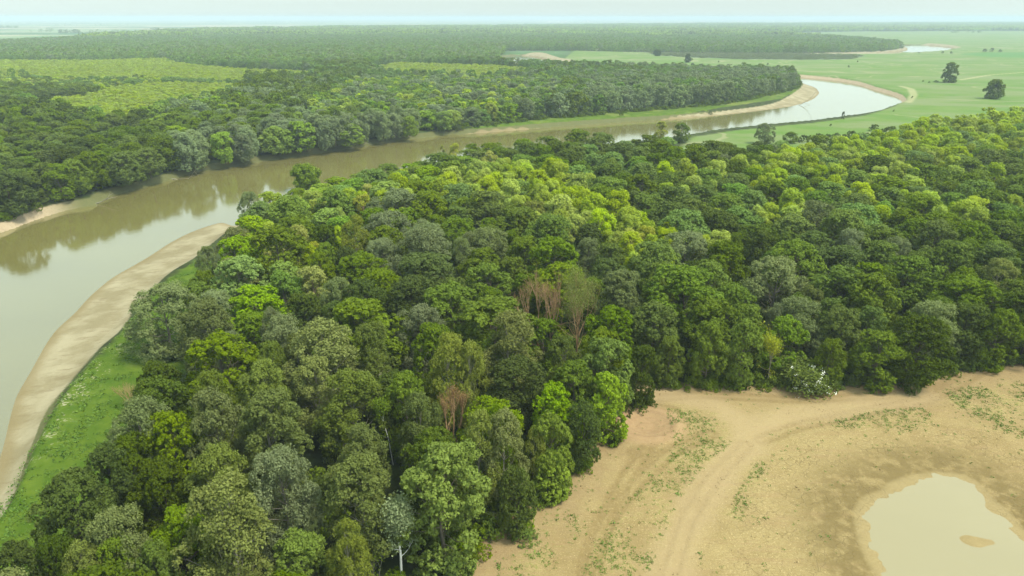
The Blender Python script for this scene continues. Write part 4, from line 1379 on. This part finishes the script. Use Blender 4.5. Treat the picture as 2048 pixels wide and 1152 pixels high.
def far_trees(r0, r1, sp, tagn, nv, lime=False):
    n = int(r1 * 2 / sp)
    gx, gy = np.meshgrid(np.arange(-n // 2, n // 2 + 1), np.arange(0, int(n * .6) + 2))
    x = (gx + .5 * (gy % 2)) * sp
    y = gy * sp * .87
    x = (x + rg.uniform(-.42, .42, x.shape) * sp).ravel()
    y = (y + rg.uniform(-.42, .42, y.shape) * sp).ravel()
    r = np.hypot(x, y)
    a = np.degrees(np.arctan2(x, y))
    m = (r >= r0) & (r < r1) & (np.abs(a) < 47)
    x, y = x[m], y[m]
    lm = np.zeros(len(x), bool)
    for p in LIME_FAR:
        lm |= inside(p, x, y)
    m = (sdmax(WOOD_FAR, x, y) > 1.5) & (lm == lime)
    x, y = x[m], y[m]
    kk = np.full(len(x), -1)
    hf = np.ones(len(x))
    names = list(KINDS)
    u = rg.uniform(size=len(x))
    # clumpy kinds: neighbours tend to be alike
    u = (u * .45 + .55 * (.5 + .5 * np.clip(1.7 * vnoise(x / 23, y / 23, 5), -1, 1))) if tagn != 'x' else u
    u = (np.argsort(np.argsort(u)) + .5) / max(len(u), 1)
    for P, wts, h in FAR_ZONES:
        ins = np.zeros(len(x), bool)
        for p in P:
            ins |= inside(p, x, y)
        ins &= kk < 0
        acc = 0
        for k, wv in wts.items():
            sel = ins & (u >= acc) & (u <= acc + wv + 1e-6) & (kk < 0)
            kk[sel] = names.index(k)
            acc += wv
        hf[ins] = h
    sel = kk < 0
    kk[sel] = np.where(u[sel] < .66, names.index('pale'), np.where(u[sel] < .8, names.index('ash'), np.where(u[sel] < .93, names.index('sage'), names.index('vivid'))))
    size = rg.uniform(.78, 1.28, len(x)) * sp / (6.2 if lime else 8.2)
    hf = hf * (1.02 if tagn == 'n' else 1.15 if r0 < 600 else 1.0)
    if lime:
        hf[:] = .42
        kk[:] = names.index('lime')
    for i in range(len(x)):
        k = names[kk[i]]
        s = size[i] * (5.0 / KINDS[k]['R']) ** .6
        if tagn in 'mn':
            s *= 1.05
        pts.append((x[i], y[i], 0))
        pid.append(pidx[(tagn, k, rg.randint(nv))])
        scl.append((s, s, hf[i] * rg.uniform(.82, 1.15)))
        rot.append(rg.uniform(0, 6.28))


far_trees(200, 430, 9.0, 'n', 4)
far_trees(430, 620, 8.4, 'm', 4)
far_trees(620, 950, 7.6, 'm', 4)
far_trees(950, 2400, 9.5, 'l', 2)
far_trees(350, 1000, 4.6, 'm', 4, True)
far_trees(1000, 2400, 5.4, 'l', 2, True)
# beyond that, blocks of woodland
n = 170
for gy in range(24, n):
    for gx in range(-n, n):
        x, y = gx * 66 + rg.uniform(-14, 14), gy * 66 + rg.uniform(-14, 14)
        if math.hypot(x, y) < 2400 or abs(x) > y * 1.05 or math.hypot(x, y) > 9500:
            continue
        if not inside(WOOD_FAR[0], np.array([x]), np.array([y]))[0]:
            continue
        pts.append((x, y, -1))
        pid.append(pidx[('p', 'x', rg.randint(4))])
        scl.append((1, 1, rg.uniform(.9, 1.4)))
        rot.append(rg.uniform(0, 6.28))
# hedges and copses far out on the farmland
for (ax, ay, bx, by, n_) in [(0, 56, 40, 56, 26), (118, 66, 158, 65.5, 30), (60, 64, 110, 63, 10), (160, 67, 260, 66, 22), (285, 62, 320, 61, 16), (-60, 48, 200, 47, 40), (300, 45, 700, 44, 90),
                             (700, 41, 1100, 40.5, 70), (100, 52, 260, 51, 20), (1900, 66, 1960, 65.5, 10), (1000, 44, 1500, 43.5, 60)]:
    for _ in range(n_):
        f = rg.uniform()
        x, y = at(ax + (bx - ax) * f, ay + (by - ay) * f + rg.uniform(-.25, .25))
        s = rg.uniform(.8, 1.6)
        pts.append((float(x), float(y), 0))
        pid.append(pidx[('l', ['oak', 'ash'][rg.randint(2)], rg.randint(2))])
        scl.append((s, s, s * .8))
        rot.append(rg.uniform(0, 6.28))


def scatter(name, pts, pid, scl, rot, label, cat):
    pts, pid, scl, rot = np.array(pts, np.float32), np.array(pid, np.int32), np.array(scl, np.float32), np.array(rot, np.float32)
    me = bpy.data.meshes.new(name)
    me.vertices.add(len(pts))
    me.vertices.foreach_set('co', pts.ravel())
    a = me.attributes.new('pid', 'INT', 'POINT')
    a.data.foreach_set('value', pid)
    a = me.attributes.new('scl', 'FLOAT_VECTOR', 'POINT')
    a.data.foreach_set('vector', scl.ravel())
    a = me.attributes.new('rot', 'FLOAT_VECTOR', 'POINT')
    r3 = np.zeros((len(rot), 3), np.float32)
    r3[:, 2] = rot
    a.data.foreach_set('vector', r3.ravel())
    o = link(name, me, None, label, cat, None, 'stuff')
    g = bpy.data.node_groups.new(name + '_nodes', 'GeometryNodeTree')
    g.interface.new_socket('Geometry', in_out='INPUT', socket_type='NodeSocketGeometry')
    g.interface.new_socket('Geometry', in_out='OUTPUT', socket_type='NodeSocketGeometry')
    gi, go = g.nodes.new('NodeGroupInput'), g.nodes.new('NodeGroupOutput')

    def named(nm, ty):
        q = g.nodes.new('GeometryNodeInputNamedAttribute')
        q.data_type = ty
        q.inputs[0].default_value = nm
        return next(s_ for s_ in q.outputs if s_.enabled)
    ai, as_, ar = named('pid', 'INT'), named('scl', 'FLOAT_VECTOR'), named('rot', 'FLOAT_VECTOR')
    jn = g.nodes.new('GeometryNodeJoinGeometry')
    for i in np.unique(pid):
        po = bpy.data.objects.new('proto_' + protos[i].name, protos[i])
        oi = g.nodes.new('GeometryNodeObjectInfo')
        oi.inputs['Object'].default_value = po
        oi.inputs['As Instance'].default_value = False
        cmpn = g.nodes.new('FunctionNodeCompare')
        cmpn.data_type = 'INT'
        cmpn.operation = 'EQUAL'
        ins = [s_ for s_ in cmpn.inputs if s_.enabled]
        g.links.new(ai, ins[0])
        ins[1].default_value = int(i)
        ip = g.nodes.new('GeometryNodeInstanceOnPoints')
        g.links.new(gi.outputs[0], ip.inputs['Points'])
        g.links.new(cmpn.outputs[0], ip.inputs['Selection'])
        g.links.new(oi.outputs['Geometry'], ip.inputs['Instance'])
        g.links.new(ar, ip.inputs['Rotation'])
        g.links.new(as_, ip.inputs['Scale'])
        g.links.new(ip.outputs[0], jn.inputs[0])
    g.links.new(jn.outputs[0], go.inputs[0])
    md = o.modifiers.new('scatter', 'NODES')
    md.node_group = g
    print(name, len(pts), 'instances')
    return o


scatter('forest', pts, pid, scl, rot, 'continuous woodland beyond the individually visible trees, on both sides of the river', 'forest')

# undergrowth beneath and along the near wood
pts, pid, scl, rot = [], [], [], []
a = np.radians(rg.uniform(-47, 48, 9000))
r = np.sqrt(rg.uniform(50 ** 2, 300 ** 2, 9000))
x, y = r * np.sin(a), r * np.cos(a)
d = sdist(WOOD_NEAR, x, y)
edge = (d > -.5) & (d < 5)
ok = (d > 0) & (rg.uniform(size=len(x)) < .45) | edge
for u, v, e_ in zip(x[ok], y[ok], edge[ok]):
    s = rg.uniform(1.0, 2.3) * (.75 if e_ else 1)
    pts.append((u, v, -.2))
    pid.append(pidx[('b', 'x', rg.randint(3))])
    scl.append((s, s, s * rg.uniform(.8, 1.5)))
    rot.append(rg.uniform(0, 6.28))
for i in range(len(WOOD_NEAR)):
    a_, b_ = WOOD_NEAR[i], WOOD_NEAR[(i + 1) % len(WOOD_NEAR)]
    L = np.hypot(*(b_ - a_))
    if min(np.hypot(*a_), np.hypot(*b_)) > 330:
        continue
    for _ in range(int(L * 1.1)):
        q = a_ + (b_ - a_) * rg.uniform() + rg.normal(0, 1.0, 2)
        s = rg.uniform(.7, 1.7)
        pts.append((q[0], q[1], -.2))
        pid.append(pidx[('b', 'x', rg.randint(3))])
        scl.append((s, s, s * rg.uniform(.7, 1.5)))
        rot.append(rg.uniform(0, 6.28))
for t in everyone:
    if sdist(FIELD, np.array([t['x']]), np.array([t['y']]))[0] > -7 or sdist(GRASS[0], np.array([t['x']]), np.array([t['y']]))[0] > -4:
        for _ in range(9):
            a_ = rg.uniform(0, 6.28)
            q = rg.uniform(.2, .75) * t['r']
            s = rg.uniform(.7, 1.5)
            pts.append((t['x'] + q * math.cos(a_), t['y'] + q * math.sin(a_), -.2))
            pid.append(pidx[('b', 'x', rg.randint(3))])
            scl.append((s, s, s * rg.uniform(.8, 1.6)))
            rot.append(rg.uniform(0, 6.28))
# low scrub along the far bank of the river and at the foot of the far woods
x, y = rg.uniform(-330, 420, 60000), rg.uniform(180, 760, 60000)
d = sdist(WOOD_FAR[0], x, y)
rv = -sdmax(WATERS, x, y)
ok = (d > -4) & (d < 5) & (rv > .8) & (rg.uniform(size=len(x)) < .75)
for u, v in zip(x[ok], y[ok]):
    s = rg.uniform(1.0, 2.4)
    pts.append((u, v, -.4))
    pid.append(pidx[('b', 'x', rg.randint(3))])
    scl.append((s, s, s * rg.uniform(.7, 1.3)))
    rot.append(rg.uniform(0, 6.28))
# grey-green scrub of the reed patch
x, y = rg.uniform(150, 900, 30000), rg.uniform(900, 1600, 30000)
ok = sdist(REEDS, x, y) > 0
for u, v in list(zip(x[ok], y[ok]))[:1600]:
    s = rg.uniform(1.5, 3.2)
    pts.append((u, v, -.3))
    pid.append(pidx[('l', 'silver', rg.randint(2))])
    scl.append((s * .3, s * .3, s * .09))
    rot.append(rg.uniform(0, 6.28))
scatter('undergrowth', pts, pid, scl, rot, 'low leafy undergrowth beneath and along the woods', 'undergrowth')


# weeds on the bare field, grass tufts on the grass strip
def tufts(name, P, size, blades, mat, label, cat, seed):
    rng = np.random.RandomState(seed)
    n = len(P)
    ci = np.repeat(np.arange(n), blades)
    s = size[ci][:, None]
    Q = P[ci] + rng.normal(size=(len(ci), 3)) * np.array([.75, .75, .10]) * s + np.array([0, 0, .22]) * s
    nrm = unit(rng.normal(size=(len(ci), 3)) + np.array([0, 0, .9]))
    tv = unit(np.cross(nrm, rng.normal(size=(len(ci), 3))))
    bv = np.cross(nrm, tv)
    L = s * rng.uniform(.25, .55, s.shape)
    V = np.stack([Q - tv * L, Q + bv * L * .55, Q + tv * L, Q - bv * L * .55], 1).reshape(-1, 3)
    mb = MB()
    mb.add(V, np.arange(len(V)).reshape(-1, 4), 0, rng.uniform(0, 1, len(ci)))
    link(name, mb.mesh(name, [mat]), None, label, cat, None, 'stuff')


WEED = N('weed_leaves')
WEED.pbr(WEED.mix(WEED.attr('tone'), (.055, .11, .010), (.15, .23, .03)), .7, .2)
TUFT = N('grass_blades')
TUFT.pbr(TUFT.mix(TUFT.attr('tone'), (.05, .11, .010), (.11, .18, .02)), .7, .2)
rng = np.random.RandomState(17)
n = 90000
x, y = rng.uniform(-15, 150, n), rng.uniform(46, 130, n)
sf = sdist(FIELD, x, y)
g = sdmax(GREENS, x, y)
cl = fbm(x / 3.0, y / 3.0, 3, 55)
u = rng.uniform(size=n)
p = np.where(g > 0, 1.0, .03) * sstep(-.6, .5, cl) + .012
strip = sdist(GREENS[2], x, y) > 0
p = np.where(strip, .9, p)
edge = (sf < 3) & (sf > -1)
p = np.where(edge, .25 * sstep(-.1, .4, cl), p)
ok = (sf > -1.0) & (u < p) & (sdist(POND, x, y) < -3)
dt = np.full(n, 1e6)
for T in ROADS:
    dt = np.minimum(dt, line_dist(polyline(T), x, y, False))
ok &= (dt > 2.2) | (rng.uniform(size=n) < .05)
P = np.stack([x[ok], y[ok], terrain(x[ok], y[ok])], 1)
sz = rng.uniform(.08, .22, len(P)) * np.where(rng.uniform(size=len(P)) < .05, 1.7, 1)
tufts('weeds', P, sz, 12, WEED.m, 'scattered green weeds and seedlings on the bare field', 'weeds', 3)
m_ = 26000
x, y = rng.uniform(-15, 150, m_), rng.uniform(46, 135, m_)
ok = (sdist(FIELD, x, y) > -.5) & (rng.uniform(size=m_) < .25 + .75 * (fbm(x / 5, y / 5, 3, 88) > .12)) & (sdist(POND, x, y) < -1)
CL = N('dry_clods')
CL.pbr(CL.mix(CL.attr('tone'), (.14, .095, .045), (.34, .25, .13)), .95, .05)
P = np.stack([x[ok], y[ok], terrain(x[ok], y[ok]) - .02], 1)
tufts('clods', P, rng.uniform(.05, .16, len(P)) * np.where(rng.uniform(size=len(P)) < .04, 2.2, 1), 4, CL.m, 'small dry clods and litter strewn over the bare field', 'clods', 5)
n = 30000
x, y = rng.uniform(-110, 0, n), rng.uniform(40, 170, n)
ok = (sdist(GRASS[0], x, y) > .3) & (fbm(x / 2.5, y / 2.5, 3, 66) > -.05)
P = np.stack([x[ok], y[ok], terrain(x[ok], y[ok])], 1)
tufts('grass_tufts', P, rng.uniform(.15, .5, len(P)), 9, TUFT.m, 'taller grass tufts on the green strip between sand bar and wood', 'grass', 4)

# ------------------------------------------------------------------ far buildings and masts
HW = N('house_wall')
HW.pbr((.72, .70, .66), .9, .1)
HR = N('house_roof')
HR.pbr((.36, .20, .15), .9, .1)
HM = N('mast_metal')
HM.pbr((.35, .36, .37), .6, .3)


def house_meshes(w_, d_, h_, rf):
    v = [(-w_, -d_, -1), (w_, -d_, -1), (w_, d_, -1), (-w_, d_, -1), (-w_, -d_, h_), (w_, -d_, h_), (w_, d_, h_), (-w_, d_, h_), (-w_, 0, h_ + rf - .1), (w_, 0, h_ + rf - .1)]
    me = bpy.data.meshes.new('house_wall')
    me.from_pydata(v, [], [(0, 1, 5, 4), (1, 2, 6, 5), (2, 3, 7, 6), (3, 0, 4, 7), (5, 6, 9), (7, 4, 8)])
    me.materials.append(HW.m)
    o_ = .6
    v = [(-w_ - o_, -d_ - o_, h_ - .3), (w_ + o_, -d_ - o_, h_ - .3), (w_ + o_, 0, h_ + rf), (-w_ - o_, 0, h_ + rf), (w_ + o_, d_ + o_, h_ - .3), (-w_ - o_, d_ + o_, h_ - .3)]
    m2 = bpy.data.meshes.new('house_roof')
    m2.from_pydata(v, [], [(0, 1, 2, 3), (3, 2, 4, 5)])
    m2.materials.append(HR.m)
    return me, m2


HM_ = [house_meshes(9, 6, 6, 3.5), house_meshes(14, 7, 5, 3), house_meshes(7, 6, 8, 3)]
hr = random.Random(8)
for i in range(70):
    c = hr.choice([1400, 1500, 1650, 1750, 1850, 1950, 1100, 1200])
    px, py = c + hr.gauss(0, 45), hr.uniform(42.2, 44.6)
    x, y = foot(px, py)
    e = bpy.data.objects.new('house', None)
    COL.objects.link(e)
    e.location = (x, y, 0)
    e.rotation_euler.z = hr.uniform(-.6, .6)
    s = hr.uniform(1.0, 1.7)
    e.scale = (s, s, s)
    e['label'] = 'tiny pale house in the far hazy town near the horizon'
    e['category'] = 'house'
    e['group'] = 'houses of the far town'
    a_, b_ = HM_[hr.randrange(3)]
    link('wall', a_, e)
    link('roof', b_, e)
x, y = foot(1194, 101)
e = bpy.data.objects.new('hut', None)
COL.objects.link(e)
e.location = (x, y, 0)
e.scale = (.35, .35, .4)
e['label'], e['category'] = 'tiny white hut on the pale meadow before the distant wood', 'hut'
link('wall', HM_[0][0], e)
link('roof', HM_[0][1], e)
for px, lab in ((445, 'left of two thin masts far off on the pale plain'), (449, 'right of two thin masts far off on the pale plain')):
    x, y = foot(px, 48)
    mb = MB()
    for sx in (-1, 1):
        for sy in (-1, 1):
            mb.add(*tube([(sx * 3.2, sy * 3.2, 0), (sx * .5, sy * .5, 55)], [.5, .35], 4))
    for k in range(10):
        z_ = k * 5.5
        w1, w2 = 3.2 - 2.7 * z_ / 55, 3.2 - 2.7 * (z_ + 5.5) / 55
        for sx in (-1, 1):
            mb.add(*tube([(sx * w1, -w1, z_), (sx * w2, w2, z_ + 5.5)], [.25, .25], 3))
            mb.add(*tube([(-w1, sx * w1, z_), (w2, sx * w2, z_ + 5.5)], [.25, .25], 3))
    o = link('mast', mb.mesh('mast', [HM.m]), None, lab, 'mast', 'masts on the plain')
    o.location = (x, y, 0)

# ------------------------------------------------------------------ haze
S = 28000.0
z0, z1 = -8.0, 74.0
me = bpy.data.meshes.new('haze')
v = [(sx * S, sy * S, z) for z in (z0, z1) for sx, sy in ((-1, -1), (1, -1), (1, 1), (-1, 1))]
me.from_pydata(v, [], [(3, 2, 1, 0), (4, 5, 6, 7), (0, 1, 5, 4), (1, 2, 6, 5), (2, 3, 7, 6), (3, 0, 4, 7)])
hz = bpy.data.materials.new('haze')
hz.use_nodes = True
nt = hz.node_tree
nt.nodes.clear()
out = nt.nodes.new('ShaderNodeOutputMaterial')
pv = nt.nodes.new('ShaderNodeVolumePrincipled')
pv.inputs['Color'].default_value = (*HAZE_COL, 1)
pv.inputs['Density'].default_value = HAZE
pv.inputs['Anisotropy'].default_value = 0.0
nt.links.new(pv.outputs[0], out.inputs['Volume'])
me.materials.append(hz)
link('haze', me, kind='stuff')
